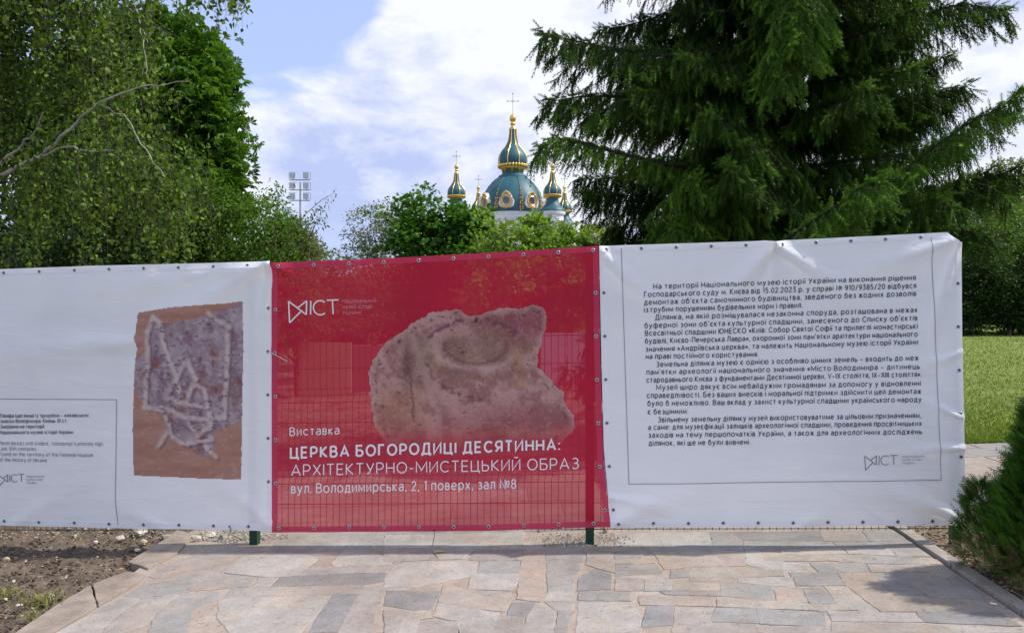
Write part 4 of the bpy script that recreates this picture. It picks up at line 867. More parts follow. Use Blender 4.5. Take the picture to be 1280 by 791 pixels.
def butt(px, py, ang, label):
    q = gp(px, py); b = MB(); d = np.array((math.cos(ang), math.sin(ang), 0)); b.tube([q + (0, 0, .009) - d * .0001, q + (0, 0, .009), q + (0, 0, .009) + d * .03, q + (0, 0, .009) + d * .0301], [.0004, .0055, .0055, .0004], 10)
    return tag(b.build('paper_scrap', mat('white_paper', (.75, .75, .73))), label, 'litter')
butt(1246, 757, 2.4, 'small crumpled white scrap on the paving near the kerb')
# small weeds at the left
def weeds(px, py, n, label, sp=14):
    b = MB()
    for _ in range(n):
        q = gp(px + random.gauss(0, sp), py + random.gauss(0, sp * .28)); q[2] -= .01
        if q[0] > XL(q[1]) - .04: continue
        a_ = random.random() * 6.28; L_ = random.uniform(.03, .09); d = np.array((math.cos(a_), math.sin(a_), 0)); s_ = np.array((-d[1], d[0], 0)) * .004
        p1 = q + d * L_ * .4 + (0, 0, L_ * .6); p2 = q + d * L_ + (0, 0, L_ * .7)
        b.add([q - s_ * .5, q + s_ * .5, p1 + s_, p1 - s_, p2], [(0, 1, 2, 3)], tone=random.random()); b.f.append((np.array([(b.n - 2, b.n - 3, b.n - 1)]), 0))
    return tag(b.build('weed', leafmat('weed_leaf', (.12, .14, .03), (.3, .28, .1), .3)), label, 'weed')
weeds(48, 752, 90, 'straggly dry weed tuft on the soil beside the left edging')
weeds(38, 773, 26, 'small green weed sprig near the lower left edging', 4)
weeds(10, 745, 60, 'thin yellowish weed clump at the lower left frame edge')

# ------------------------------------------------------------------ foliage
def rot_from(d, roll):
    """rotation whose local Y points along d"""
    d = d / (np.linalg.norm(d, axis=1, keepdims=True) + 1e-9)
    ref = np.where(np.abs(d[:, 2:3]) > .95, np.array([[1., 0, 0]]), np.array([[0, 0, 1.]]))
    x = np.cross(d, ref); x /= np.linalg.norm(x, axis=1, keepdims=True) + 1e-9; z = np.cross(x, d)
    c, s_ = np.cos(roll)[:, None], np.sin(roll)[:, None]; x2 = x * c + z * s_; z2 = -x * s_ + z * c
    return np.stack([x2, d, z2], -1)
LEAF_V = np.array([(0, 0, 0), (.34, .42, .06), (0, 1, -.03), (-.34, .42, .06)]); LEAF_F = np.array([(0, 1, 2), (0, 2, 3)])
def palm(n=6):
    v = []; f = []
    for k_ in range(n):
        a = (k_ - (n - 1) / 2) * .62; c, s_ = math.cos(a), math.sin(a); L_ = 1 - .25 * abs(k_ - (n - 1) / 2) / (n / 2)
        o = len(v)
        for x, y, z in ((0, .05, 0), (.19, .66, .02), (0, 1, -.22), (-.19, .66, .02)): v.append(((x * c + y * s_) * L_, (-x * s_ + y * c) * L_, z * L_ - .1 * abs(a) * y))
        f += [(o, o + 1, o + 2), (o, o + 2, o + 3)]
    return np.array(v), np.array(f)
PALM_V, PALM_F = palm()
LOBE_V = np.array([(0, 0, 0), (.5, .25, .05), (.28, .5, .03), (.42, .85, 0), (0, 1.05, -.05), (-.42, .85, 0), (-.28, .5, .03), (-.5, .25, .05)]); LOBE_F = np.array([(0, 1, 2), (0, 2, 6), (0, 6, 7), (2, 3, 4), (2, 4, 6), (4, 5, 6)])
M_bark = mat('grey_brown_bark', (.07, .055, .04), (.14, .115, .09), scale=8, rough=.95, bump=.02, stretch=(1, 1, .25))
def limb(p0, p1, sag=0.0, n=7, wob=.08, rr=random):
    p0 = np.array(p0, dtype=float); p1 = np.array(p1, dtype=float); t = np.linspace(0, 1, n)[:, None]; p = p0 + (p1 - p0) * t; L_ = np.linalg.norm(p1 - p0)
    p[1:-1] += (np.random.default_rng(int(abs(p0.sum() * 1000 + p1.sum() * 777)) % 2**31).random((n - 2, 3)) - .5) * wob * L_; p[:, 2] -= sag * (4 * t[:, 0] * (1 - t[:, 0])); return p
def tree(name, label, pxc, Y, topy, hw, m, leaf, nclump, nleaf, lsize, seed, cat='tree', lowy=None, depth=.8, clr=.1, group='trees beyond the fence', tmin=0.0, tmax=1.0, core=.5, lobes=9, dropy=0.25, trunkr=None):
    rr = np.random.default_rng(seed); X0 = (pxc - 640) * Y / 1000; ztop = H - (topy - HORIZON) * Y / 1000; rx = hw * Y / 1000; z0 = float(g(X0, Y)) - .1
    zlow = z0 + .5 if lowy is None else H - (lowy - HORIZON) * Y / 1000; hz = (ztop - zlow) / 2; cz = (ztop + zlow) / 2
    root = thing(name, label, cat, group, (X0, Y, z0)); o_ = np.array((X0, Y, z0))
    # lobes fill an egg-shaped envelope
    C = []
    for k_ in range(lobes):
        th = rr.random() * 6.28; u = rr.uniform(-.85, .9); r_ = math.sqrt(max(0, 1 - u * u)) * rr.uniform(.35, .8); s_ = rr.uniform(.30, .46)
        C.append((r_ * math.cos(th) * rx, r_ * math.sin(th) * rx * depth, u * hz * (1 - s_ * .6), s_ * min(rx, hz) * 1.15))
    C.append((0, 0, hz * .62, .42 * min(rx, hz))); C.append((0, 0, 0, .6 * min(rx, hz)))
    C = np.array(C); pick = rr.choice(len(C), nclump, p=C[:, 3] ** 2 / (C[:, 3] ** 2).sum()); d = rr.normal(size=(nclump, 3)); d /= np.linalg.norm(d, axis=1, keepdims=True)
    rad = (core + (1.08 - core) * rr.random(nclump) ** .5) * np.where(rr.random(nclump) < .16, rr.uniform(1.05, 1.4, nclump), 1); cc = C[pick, :3] + d * (C[pick, 3] * rad)[:, None] + np.array((0, 0, cz - z0)); cc[:, 2] = np.maximum(cc[:, 2], .1)
    # leaves
    idx = np.repeat(np.arange(nclump), nleaf); n = len(idx); cr = C[pick, 3][idx] * .22 + lsize * .8
    off = rr.normal(size=(n, 3)) * (cr * .6)[:, None] * np.array((1, 1, .6)); T_ = cc[idx] + off
    dd = d[idx] * .7 + rr.normal(size=(n, 3)) * .65 + np.array((0, 0, -dropy)); Rm = rot_from(dd, rr.normal(size=n) * .7)
    ton = np.clip(tmin + (tmax - tmin) * (.5 * rr.random(nclump)[idx] + .5 * rr.random(n)), 0, 1); tv, tf = leaf
    b = MB(); b.inst(tv, tf, T_, Rm, lsize * rr.uniform(.65, 1.2, n), 0, ton); b.build('crown', m, root)
    # trunk and limbs
    b = MB(); tr = trunkr or max(.05, rx * .07); top = np.array((0, 0, cz + hz * .3 - z0)); tp = limb((0, 0, 0), top, n=9, wob=.03); b.tube(tp, np.linspace(tr, tr * .25, 9), 8); b.build('trunk', M_bark, root)
    b = MB()
    for k_ in range(len(C) - 1):
        c_ = C[k_, :3] + (0, 0, cz - z0); st = tp[rr.integers(2, 7)]; b.tube(limb(st, c_), np.linspace(tr * .45, tr * .12, 7), 5)
    for k_ in rr.choice(nclump, min(nclump, 90), replace=False):
        c_ = C[pick[k_], :3] + (0, 0, cz - z0); b.tube(limb(c_, cc[k_], n=4), np.linspace(tr * .13, tr * .03, 4), 4)
    b.build('limbs', M_bark, root); return root
SIMPLE = (LEAF_V, LEAF_F); PALM = (PALM_V, PALM_F); LOBE = (LOBE_V, LOBE_F)
L_chest = leafmat('chestnut_leaf', (.015, .055, .006), (.13, .26, .018), .3)
L_dark = leafmat('dark_broad_leaf', (.008, .022, .005), (.05, .10, .02), .2)
L_mid = leafmat('mid_green_leaf', (.016, .048, .007), (.14, .25, .03), .3)
L_yel = leafmat('yellow_green_leaf', (.08, .16, .02), (.22, .32, .05), .4)
L_maple = leafmat('maple_leaf', (.022, .075, .01), (.10, .22, .02), .3)
L_will = leafmat('silvery_leaf', (.09, .12, .06), (.26, .29, .19), .3)
L_brown = leafmat('seeded_leaf', (.16, .15, .07), (.38, .34, .2), .35)
L_olive = leafmat('olive_leaf', (.06, .09, .03), (.2, .22, .09), .35)
tree('chestnut_tree', 'tall bright green chestnut tree rising behind the hanging birch twigs', 178, 21, 24, 126, L_chest, PALM, 2100, 8, .24, 11, lowy=330, core=.72, lobes=16)
tree('broadleaf_tree', 'dark broadleaf tree at the far left behind the birch', 30, 19, 60, 150, L_dark, SIMPLE, 1000, 26, .13, 12, core=.6, lobes=14)
tree('broadleaf_tree', 'dark low tree at left just above the white banner', 150, 15, 185, 130, L_dark, SIMPLE, 800, 26, .10, 13, core=.6, lobes=12)
tree('shrub', 'rounded mid green shrub right of the chestnut tree', 275, 16, 222, 88, L_mid, SIMPLE, 1100, 26, .075, 14, cat='shrub', core=.5, lobes=16)
tree('shrub', 'leafy green shrub left of the floodlight mast', 332, 17.5, 236, 66, L_mid, SIMPLE, 800, 26, .075, 41, cat='shrub', core=.5, lobes=14, tmin=.2)
tree('shrub', 'olive green shrub below the floodlight mast', 372, 18, 268, 58, L_olive, SIMPLE, 560, 24, .08, 15, cat='shrub', core=.5, lobes=12, dropy=0)
tree('shrub', 'low yellowish shrub left of the silvery tree', 412, 22, 296, 44, L_olive, SIMPLE, 320, 22, .08, 16, cat='shrub', core=.5)
tree('silvery_tree', 'thin silvery green tree left of the maple', 470, 30, 238, 54, L_will, SIMPLE, 430, 22, .11, 17, core=.5, lobes=12)
tree('maple_tree', 'bright green maple tree left of the church domes', 535, 27, 226, 68, L_maple, LOBE, 640, 14, .15, 18, core=.5, lobes=14)
tree('maple_tree', 'smaller maple tree covering the left turret of the church', 592, 26, 240, 52, L_maple, LOBE, 520, 14, .15, 19, core=.55)
tree('elm_tree', 'brownish seeded tree in front of the main dome base', 634, 25, 259, 32, L_brown, SIMPLE, 260, 22, .085, 20, core=.5)
tree('young_maple', 'yellow green young tree right below the main dome', 672, 23, 259, 50, L_yel, LOBE, 460, 14, .12, 21, core=.5, tmin=.1)
tree('young_maple', 'yellow green bush directly above the red banner middle', 640, 22, 277, 66, L_yel, LOBE, 430, 14, .12, 22, core=.5)
tree('young_maple', 'yellow green bush above the right part of the red banner', 712, 22, 280, 52, L_yel, LOBE, 330, 14, .12, 42, core=.5)
tree('elm_tree', 'pale olive tree in front of the right turret', 700, 27, 262, 42, L_olive, SIMPLE, 360, 22, .1, 23, core=.5, tmin=.4)
tree('pale_tree', 'pale leafy tree between the church and the spruce', 752, 30, 264, 46, L_olive, SIMPLE, 420, 22, .11, 24, core=.5, tmin=.3)
tree('broadleaf_tree', 'pale sunlit tree at the right edge beyond the lawn', 1262, 45, 185, 62, L_olive, SIMPLE, 700, 26, .17, 25, core=.5, lobes=13, tmin=.3)
tree('broadleaf_tree', 'dark green tree at the right edge above the lawn', 1278, 38, 262, 80, L_mid, SIMPLE, 900, 26, .14, 26, core=.5, lobes=13)
tree('broadleaf_tree', 'dark tree beyond the lawn directly behind the right banner edge', 1190, 40, 290, 60, L_dark, SIMPLE, 700, 26, .15, 27, core=.5, lobes=13)
# far woodland closing the view, reads as one mass
def woodland():
    rr = np.random.default_rng(99); n = 52000; a = rr.random(n); X_ = -62 + 150 * a; Y_ = 50 + 7 * rr.random(n) - 10 * smooth(-30, -60, -X_) * 0
    top = 3.0 + 1.6 * fbm(X_ / 5, Y_ * 0 + 2.2, 3) + 3.5 * smooth(-18, -30, X_) + 1.5 * smooth(26, 40, X_); Z_ = g(X_, Y_) + rr.random(n) ** .8 * top
    T_ = np.stack([X_, Y_, Z_], 1); Rm = rot_from(rr.normal(size=(n, 3)) + np.array((0, -.5, -.2)), rr.normal(size=n)); b = MB(); b.inst(LEAF_V, LEAF_F, T_, Rm, rr.uniform(.35, .7, n), 0, rr.random(n))
    X_, Z_ = np.meshgrid(np.linspace(-64, 90, 80), np.linspace(-.3, 1, 6)); tp = 2.3 + 1.6 * fbm(X_ / 5, X_ * 0 + 2.2, 3) + 3.0 * smooth(-18, -30, X_)
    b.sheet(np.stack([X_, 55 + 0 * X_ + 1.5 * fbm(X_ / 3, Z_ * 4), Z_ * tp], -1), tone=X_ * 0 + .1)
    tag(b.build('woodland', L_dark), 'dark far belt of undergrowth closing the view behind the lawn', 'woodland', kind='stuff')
woodland()
for k_, (pxc, hw_, ty) in enumerate(((1215, 44, 300), (1262, 40, 340), (1306, 44, 296), (1360, 50, 310), (1172, 44, 320))):
    lb_ = ('dark bush at the lawn edge just right of the banner', 'dark bush at the lawn edge second from the banner', 'dark bush at the lawn edge by the right picture border', 'dark bush at the lawn edge past the right picture border', 'dark bush at the lawn edge hidden partly by the banner corner')[k_]
    tree('bush', lb_, pxc, 36, ty, hw_, L_dark, SIMPLE, 420, 26, .14, 60 + k_, cat='bush', lowy=425, core=.3, lobes=14, depth=.5, group='dark bushes along the far lawn edge')

# ---- weeping birch at the left
def birch():
    root = thing('weeping_birch', 'weeping birch at left with pale limbs and hanging leafy twigs', 'tree'); rr = np.random.default_rng(31)
    M_b = mat('pale_birch_bark', (.25, .21, .16), (.5, .46, .38), scale=7, rough=.8, bump=.006, c3=(.08, .07, .06)); M_tw = mat('birch_twig', (.05, .038, .028), (.09, .07, .05), scale=20, rough=.8)
    base = P(-110, 388, 8.6); base[2] = float(g(base[0], base[1])) - .1
    tp = np.array([base, base + (.1, 0, 2), base + (.05, .1, 4), base + (.25, .1, 6), base + (.3, .2, 8.2)]); tk = MB(); tk.tube(tp, [.2, .17, .14, .1, .04], 12); tk.build('trunk', M_b, root, smooth=True)
    tk = MB(); tk.tube(limb(P(-60, 388, 10) * np.array((1, 1, 0)), P(-40, -60, 10), wob=.02), np.linspace(.13, .08, 7), 10); tk.build('trunk', M_bark, root, smooth=True)
    limbs = []
    def lb(pts, r0, r1): p = np.array([P(*q) for q in pts]); t = np.linspace(0, len(p) - 1, len(p) * 4); p = np.stack([np.interp(t, np.arange(len(p)), p[:, k_]) for k_ in range(3)], 1); p[1:-1] += (rr.random((len(p) - 2, 3)) - .5) * .03; limbs.append((p, np.linspace(r0, r1, len(p))))
    lb([(-100, 245, 8.6), (0, 221, 8.2), (50, 196, 8.0), (92, 158, 7.8), (125, 128, 7.7), (180, 108, 7.6), (235, 102, 7.6)], .027, .003)
    lb([(52, 196, 8.0), (85, 183, 7.7), (120, 189, 7.6), (152, 190, 7.5)], .014, .005)
    lb([(0, 205, 8.3), (25, 182, 8.2), (42, 168, 8.1), (55, 140, 8.0)], .018, .004)
    lb([(120, 130, 7.7), (160, 148, 7.6), (175, 180, 7.5), (205, 220, 7.5)], .008, .003)
    lb([(172, 20, 8), (180, 60, 7.8), (186, 100, 7.8)], .007, .003); lb([(150, -30, 8.3), (170, 10, 8.1), (184, 55, 8.0), (178, 95, 8.0)], .008, .003)
    for k_ in range(20):   # limbs above and behind, arching out and over
        y0 = rr.uniform(-260, 150); Yb = rr.uniform(8.0, 10.6); ex = rr.uniform(60, 225); ey = y0 + rr.uniform(-60, 60)
        lb([(-110, y0 + 60, 8.6), (-20 + rr.uniform(-20, 20), y0 - 30, (8.6 + Yb) / 2), (ex * .6, ey - 20, Yb), (ex, ey + 30, Yb)], .03, .006)
    lb([(-80, -120, 8.6), (60, -90, 7.6), (180, -50, 6.9), (250, -25, 6.7), (300, -10, 6.6)], .03, .004)
    lb([(-80, -60, 8.6), (60, -70, 8.2), (180, -40, 8), (245, -22, 7.9)], .03, .004)
    b = MB()
    for q_, (p, r_) in enumerate(limbs): b.tube(p, r_, 7, 0 if q_ < 6 else 1)
    b.build('limbs', [M_b, M_tw], root, smooth=True)
    # hanging twigs with leaves
    tw = MB(); LT_, LD_, LTone = [], [], []
    def strand(p, L_, keep=False):
        pxs = 640 + p[0] / p[1] * 1000; pys = HORIZON - (p[2] - L_ * .4 - H) / p[1] * 1000
        if float(fbm(np.array(pxs / 34.), np.array(pys / 70.), 3)) < .42 and rr.random() < .75 and not keep: return
        n = max(4, int(L_ / .12)); t = np.linspace(0, 1, n); out = rr.normal(size=2) * .12; wv = rr.random(2) * 6
        pts = np.stack([p[0] + out[0] * np.sqrt(t) * min(L_, .8) + .02 * np.sin(wv[0] + t * 7), p[1] + out[1] * np.sqrt(t) * min(L_, .8) + .02 * np.sin(wv[1] + t * 6), p[2] - L_ * t ** 1.15 + .05 * np.sin(t * 3.1)], 1)
        tw.tube(pts, np.linspace(.0022, .001, n), 3); m_ = int(L_ / .03); tt = np.sort(rr.random(m_)) * .97 + .03
        q = np.stack([np.interp(tt, t, pts[:, k_]) for k_ in range(3)], 1) + rr.normal(size=(m_, 3)) * .045; LT_.append(q); d = rr.normal(size=(m_, 3)) * .7; d[:, 2] -= .75; LD_.append(d); LTone.append(np.clip(rr.random(m_) ** 1.6 * .75 + rr.random() * .3, 0, 1))
    for li, (p, r_) in enumerate(limbs):
        n = 9 if li == 0 else 5 if li < 6 else 24
        if li >= len(limbs) - 2: n = 30
        for _ in range(n * 2 if li < 6 else n):
            t = rr.uniform(.25 if li > 5 else .1, 1); k_ = int(t * (len(p) - 1)); q = p[k_] + rr.normal(size=3) * np.array((.06, .10, .03))
            px_ = 640 + q[0] / q[1] * 1000; top = H - (q[2] - H) * 0; Lmax = rr.uniform(.5, 2.0)
            if li == len(limbs) - 2 and px_ > 185: Lmax = rr.uniform(.08, .30)
            elif li == len(limbs) - 1 and px_ > 195: Lmax = rr.uniform(.2, .5)
            elif px_ > 165: Lmax = rr.uniform(.3, 1.1)
            strand(q, Lmax, li >= len(limbs) - 2)
    for _ in range(380):   # side shoots filling the crown
        li = rr.integers(6, len(limbs) - 2); p, r_ = limbs[li]; q = p[rr.integers(len(p) // 4, len(p))] + rr.normal(size=3) * np.array((.35, .35, .25)); 
        if 640 + q[0] / q[1] * 1000 > 200: continue
        strand(q, rr.uniform(.5, 1.7))
    for _ in range(26): strand(P(rr.normal(284, 17), rr.uniform(-30, -12), 6.65 + rr.normal() * .1), rr.uniform(.16, .40), True)
    # lower curtain
    for _ in range(300):
        px_ = rr.uniform(-60, 225) if rr.random() < .8 else rr.uniform(180, 262); Y_ = rr.uniform(7.6, 10); y_ = rr.uniform(150, 250) if px_ < 200 else rr.uniform(170, 240); strand(P(px_, y_, Y_), rr.uniform(.4, 1.1))
    tag(tw.build('hanging_twigs', M_tw, root), kind='stuff')
    T_ = np.concatenate(LT_); D_ = np.concatenate(LD_); n = len(T_); b = MB()
    V5 = np.array([(0, 0, 0), (.38, .3, .04), (.26, .62, .02), (0, 1, -.06), (-.26, .62, .02), (-.38, .3, .04)]); F5 = np.array([(0, 1, 2), (0, 2, 3), (0, 3, 4), (0, 4, 5)])
    b.inst(V5, F5, T_, rot_from(D_, rr.random(n) * 6.28), rr.uniform(.032, .068, n), 0, np.concatenate(LTone)); o = b.build('leaves', leafmat('birch_leaf', (.012, .036, .004), (.17, .27, .03), .28, .5), root)
    print('birch leaves', n)
birch()
# thin sprig with willow-like leaves crossing the mast
def sprig(label, curve, n, Y_, sz, seed):
    rr = np.random.default_rng(seed); root = thing('sapling', label, 'sapling', 'saplings sticking out of the shrubs'); pts = np.array([P(x, y, Y_ + k_ * .1) for k_, (x, y) in enumerate(curve)])
    b = MB(); b.tube(pts, np.linspace(.014, .003, len(pts)), 5); b.build('stem', M_bark, root)
    t = rr.uniform(.25, 1, n) * (len(pts) - 1); q = np.stack([np.interp(t, np.arange(len(pts)), pts[:, k_]) for k_ in range(3)], 1) + rr.normal(size=(n, 3)) * .09; d = rr.normal(size=(n, 3)) * .5 + np.array((.3, 0, -.7))
    b = MB(); b.inst(LEAF_V * np.array((.6, 1, 1)), LEAF_F, q, rot_from(d, rr.normal(size=n)), rr.uniform(.6, 1.2, n) * sz, 0, rr.random(n)); b.build('leaves', L_mid, root)
sprig('leafy shoot arching right across the floodlight mast', [(360, 325), (365, 285), (385, 265), (402, 250), (418, 241)], 46, 16, .10, 1)
sprig('leafy shoot rising left of the floodlight mast', [(345, 320), (342, 275), (348, 245), (343, 232), (358, 236)], 60, 16, .10, 2)
sprig('short leafy shoot low right of the floodlight mast', [(385, 325), (392, 285), (400, 272), (407, 278)], 40, 17, .10, 3)
sprig('leafy shoot under the mast lamps', [(370, 322), (378, 290), (396, 262), (399, 270)], 30, 17, .10, 4)

# ---- the spruce
TV, TF = [], []
for k_ in range(7):           # needles in whorls along a shoot of unit length
    y = k_ / 7 * .92
    for r_ in range(3):
        a = r_ * 2.094 + k_ * 1.1; c, s_ = math.cos(a), math.sin(a); o = len(TV); ln2 = .17 if k_ < 6 else .12
        TV += [(c * .012 - s_ * .02, y, s_ * .012 + c * .02), (c * .012 + s_ * .02, y + .05, s_ * .012 - c * .02), (c * ln2 * .85, y + ln2 * .95, s_ * ln2 * .85)]; TF.append((o, o + 1, o + 2))
o = len(TV); TV += [(-.03, 0, 0), (.03, 0, 0), (0, 1.02, 0), (0, 0, -.03), (0, 0, .03)]; TF += [(o, o + 1, o + 2), (o + 3, o + 4, o + 2)]
TV = np.array(TV, dtype=float); TF = np.array(TF)
def spruce():
    X0, Y0 = (972 - 640) * .0104, 10.4; z0 = float(g(X0, Y0)) - .05; rr = np.random.default_rng(77); o_ = np.array((X0, Y0, z0))
    root = thing('spruce_tree', 'large dark spruce with drooping boughs behind the right banner', 'tree', None, tuple(o_))
    tk = MB(); tk.tube(np.array([(0, 0, 0), (.03, 0, 3), (0, .03, 7), (.02, 0, 14)]), [.27, .22, .14, .02], 12); tk.build('trunk', M_bark, root, smooth=True)
    wood = MB(); T_, D_, S_, C_ = [], [], [], []
    def bough(pts, dens=1.0, l2max=.85, young=0.0):  # young: lighter tone for new growth, and for sunlight painted into the needles
        pts = np.array(pts, dtype=float); k = len(pts); seg = np.r_[0, np.cumsum(np.linalg.norm(np.diff(pts, axis=0), axis=1))]; L_ = seg[-1]; wood.tube(pts, np.linspace(.009 + .008 * L_, .003, k), 5)
        at = lambda s: np.stack([np.interp(s, seg, pts[:, q]) for q in range(3)], -1)
        def shoots(f, L2, fwd, tipy, hang):
            n = max(2, int(L2 / (.0175 / dens))); t = rr.random(n); p = f(t); d = fwd[None] * rr.uniform(.1, .6, n)[:, None] + rr.normal(size=(n, 3)) * .22; tip = smooth(.75, 1, t); d[:, 2] -= hang * (1 - .7 * tip)
            T_.append(p); D_.append(d); S_.append(rr.uniform(.10, .30, n) * (1 - .45 * tip) * (.75 + .35 * hang)); C_.append(np.clip(.05 + .22 * rr.random(n) + (.75 if young > 0 else .5) * tip * rr.random(n) + young, 0, 1))  # tips toned lighter than inner shoots, as fresh growth catching painted-in sun
        s = .12 * L_
        while s < L_:
            p = at(s); q = at(min(L_, s + .1)) - at(max(0, s - .1)); q /= np.linalg.norm(q); side = np.cross(q, (0, 0, 1)); side /= np.linalg.norm(side) + 1e-9; rem = 1 - s / L_
            for sg in (-1, 1):
                L2 = min(l2max, .16 + .42 * L_ * rem ** .8 * min(1, s / (.3 * L_) + .3)) * rr.uniform(.65, 1.1); d = q * .75 + side * sg * rr.uniform(.5, .9); d[2] += rr.uniform(-.25, .1); d /= np.linalg.norm(d)
                tt = np.linspace(0, 1, 5)[:, None]; pp = p + d * L2 * tt; pp[:, 2] -= L2 * .55 * tt[:, 0] ** 1.6; wood.tube(pp, np.linspace(.006, .002, 5), 3)
                tq = np.linspace(0, 1, 5); shoots(lambda t_, pp=pp, tq=tq: np.stack([np.interp(t_, tq, pp[:, q_]) for q_ in range(3)], -1), L2, d, 0, rr.uniform(.7, 1.5))
            s += rr.uniform(.09, .19) / dens ** .5
        shoots(lambda t_: at(t_ * L_), L_, pts[-1] - pts[-2], 0, .5); shoots(lambda t_: at(t_ * L_) + np.array((0, 0, .02)), L_, (pts[-1] - pts[-2]) / np.linalg.norm(pts[-1] - pts[-2]), 0, -.12); shoots(lambda t_: at(t_ * L_), L_ * .6, pts[-1] - pts[-2], 0, 1.3)
        # bushy tip
        n = 10; e = pts[-1]; fd = (pts[-1] - pts[-2]) / np.linalg.norm(pts[-1] - pts[-2]); T_.append(e + rr.normal(size=(n, 3)) * .04); D_.append(fd + rr.normal(size=(n, 3)) * .6); S_.append(rr.uniform(.08, .16, n)); C_.append(np.full(n, .6))
    z = .55; az0 = 0
    while z < 13.6:
        Lz = 3.05 * (1 - z / 14.8) ** .62 * (0.9 if z < 1.2 else 1.0); n = 6 if z < 8 else 5; az0 += 1.3
        for k_ in range(n):
            az = az0 + k_ * 6.283 / n + rr.normal() * .22; L_ = Lz * rr.uniform(.72, 1.08); L_ = min(L_, 1.8) if (z < 2.0 and math.cos(az) > .4) else min(L_, 2.05 * rr.uniform(.85, 1)) if (3.0 < z < 5.4 and math.cos(az) > .35) else L_; c, s_ = math.cos(az), math.sin(az)
            if z < 7 and s_ > .55 and rr.random() < .35: continue
            up = .08 + .34 * max(0, c) * rr.uniform(.5, 1.2) + .05 * rr.normal() + .25 * smooth(6, 12, z); t = np.linspace(0, 1, 9); zz = L_ * (up * t - .62 * t ** 2 + .42 * t ** 3) + 0
            bend = rr.normal() * .12; pts = np.stack([t * L_ * math.cos(az) - s_ * bend * t ** 2 * L_, t * L_ * math.sin(az) + c * bend * t ** 2 * L_, z + zz], 1)
            bough(pts, dens=(.95 if z < 6.2 else .4) * (1 if s_ < .4 else .75), young=.10 * max(0, c) + (.12 if s_ < -.6 else .01))  # sun-side and viewer-side boughs get a lighter needle colour, imitating sunlight
        z += rr.uniform(.30, .42)
    def to(px, py, Y): return P(px, py, Y) - o_
    for ends in ([(975, 300, 10.4), (1040, 275, 9.6), (1090, 245, 9.0), (1130, 215, 8.6), (1200, 160, 8.3), (1240, 140, 8.2), (1282, 112, 8.1)], [(975, 330, 10.4), (960, 320, 9.2), (990, 295, 8.3), (1040, 262, 7.8), (1075, 235, 7.6), (1105, 222, 7.5)],
                 [(975, 240, 10.4), (1080, 262, 9.8), (1150, 250, 9.4), (1230, 225, 9.0), (1300, 200, 8.8)], [(972, 200, 10.4), (880, 215, 9.4), (800, 198, 8.9), (725, 178, 8.7), (692, 172, 8.65), (674, 186, 8.6)], [(972, 120, 10.4), (880, 135, 9.6), (800, 122, 9.2), (730, 120, 9), (682, 128, 8.9)],
                 [(972, 50, 10.4), (900, 66, 9.6), (820, 70, 9.2), (750, 58, 9), (678, 42, 8.9)], [(972, 80, 10.4), (1080, 60, 9.8), (1150, 20, 9.4), (1200, 5, 9.2), (1258, 12, 9)], [(975, 160, 10.4), (1090, 130, 10), (1160, 120, 9.8), (1205, 108, 9.7)],
                 [(972, 40, 10.4), (985, 20, 9.2), (985, 45, 8.6), (975, 100, 8.3)], [(975, -40, 10.4), (990, -50, 9), (1000, -10, 8.4), (990, 60, 8.2)], [(972, 300, 10.4), (900, 250, 9), (925, 205, 8.5), (950, 200, 8.4)], [(972, 240, 10.4), (860, 255, 9), (850, 232, 8.6), (870, 222, 8.5)],
                 [(975, 300, 10.4), (1100, 330, 9.6), (1180, 285, 9.2), (1215, 290, 9), (1236, 300, 9)], [(972, 330, 10.4), (900, 310, 9), (860, 290, 8.7), (840, 285, 8.6)]):
        k_ = np.array([to(*q) for q in ends]); t = np.linspace(0, len(k_) - 1, 14); bough(np.stack([np.interp(t, np.arange(len(k_)), k_[:, q]) for q in range(3)], 1), dens=1.0, l2max=.30 if ends[-1][0] == 674 else .62, young=.32 if ends[-1][2] < 8.7 else .15)  # sunlit look of these boughs put into the needle colour, strongest on near ones
    wood.build('boughs', mat('spruce_bark', (.02, .015, .012), (.04, .03, .022), scale=12, rough=.95), root)
    T_ = np.concatenate(T_); D_ = np.concatenate(D_); S_ = np.concatenate(S_); C_ = np.concatenate(C_); n = len(T_)
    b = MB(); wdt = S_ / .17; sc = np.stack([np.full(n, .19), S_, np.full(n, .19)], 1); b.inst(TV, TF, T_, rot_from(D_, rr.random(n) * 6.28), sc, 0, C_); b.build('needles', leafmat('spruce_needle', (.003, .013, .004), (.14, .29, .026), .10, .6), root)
    print('spruce shoots', n, 'tris', n * len(TF))
spruce()

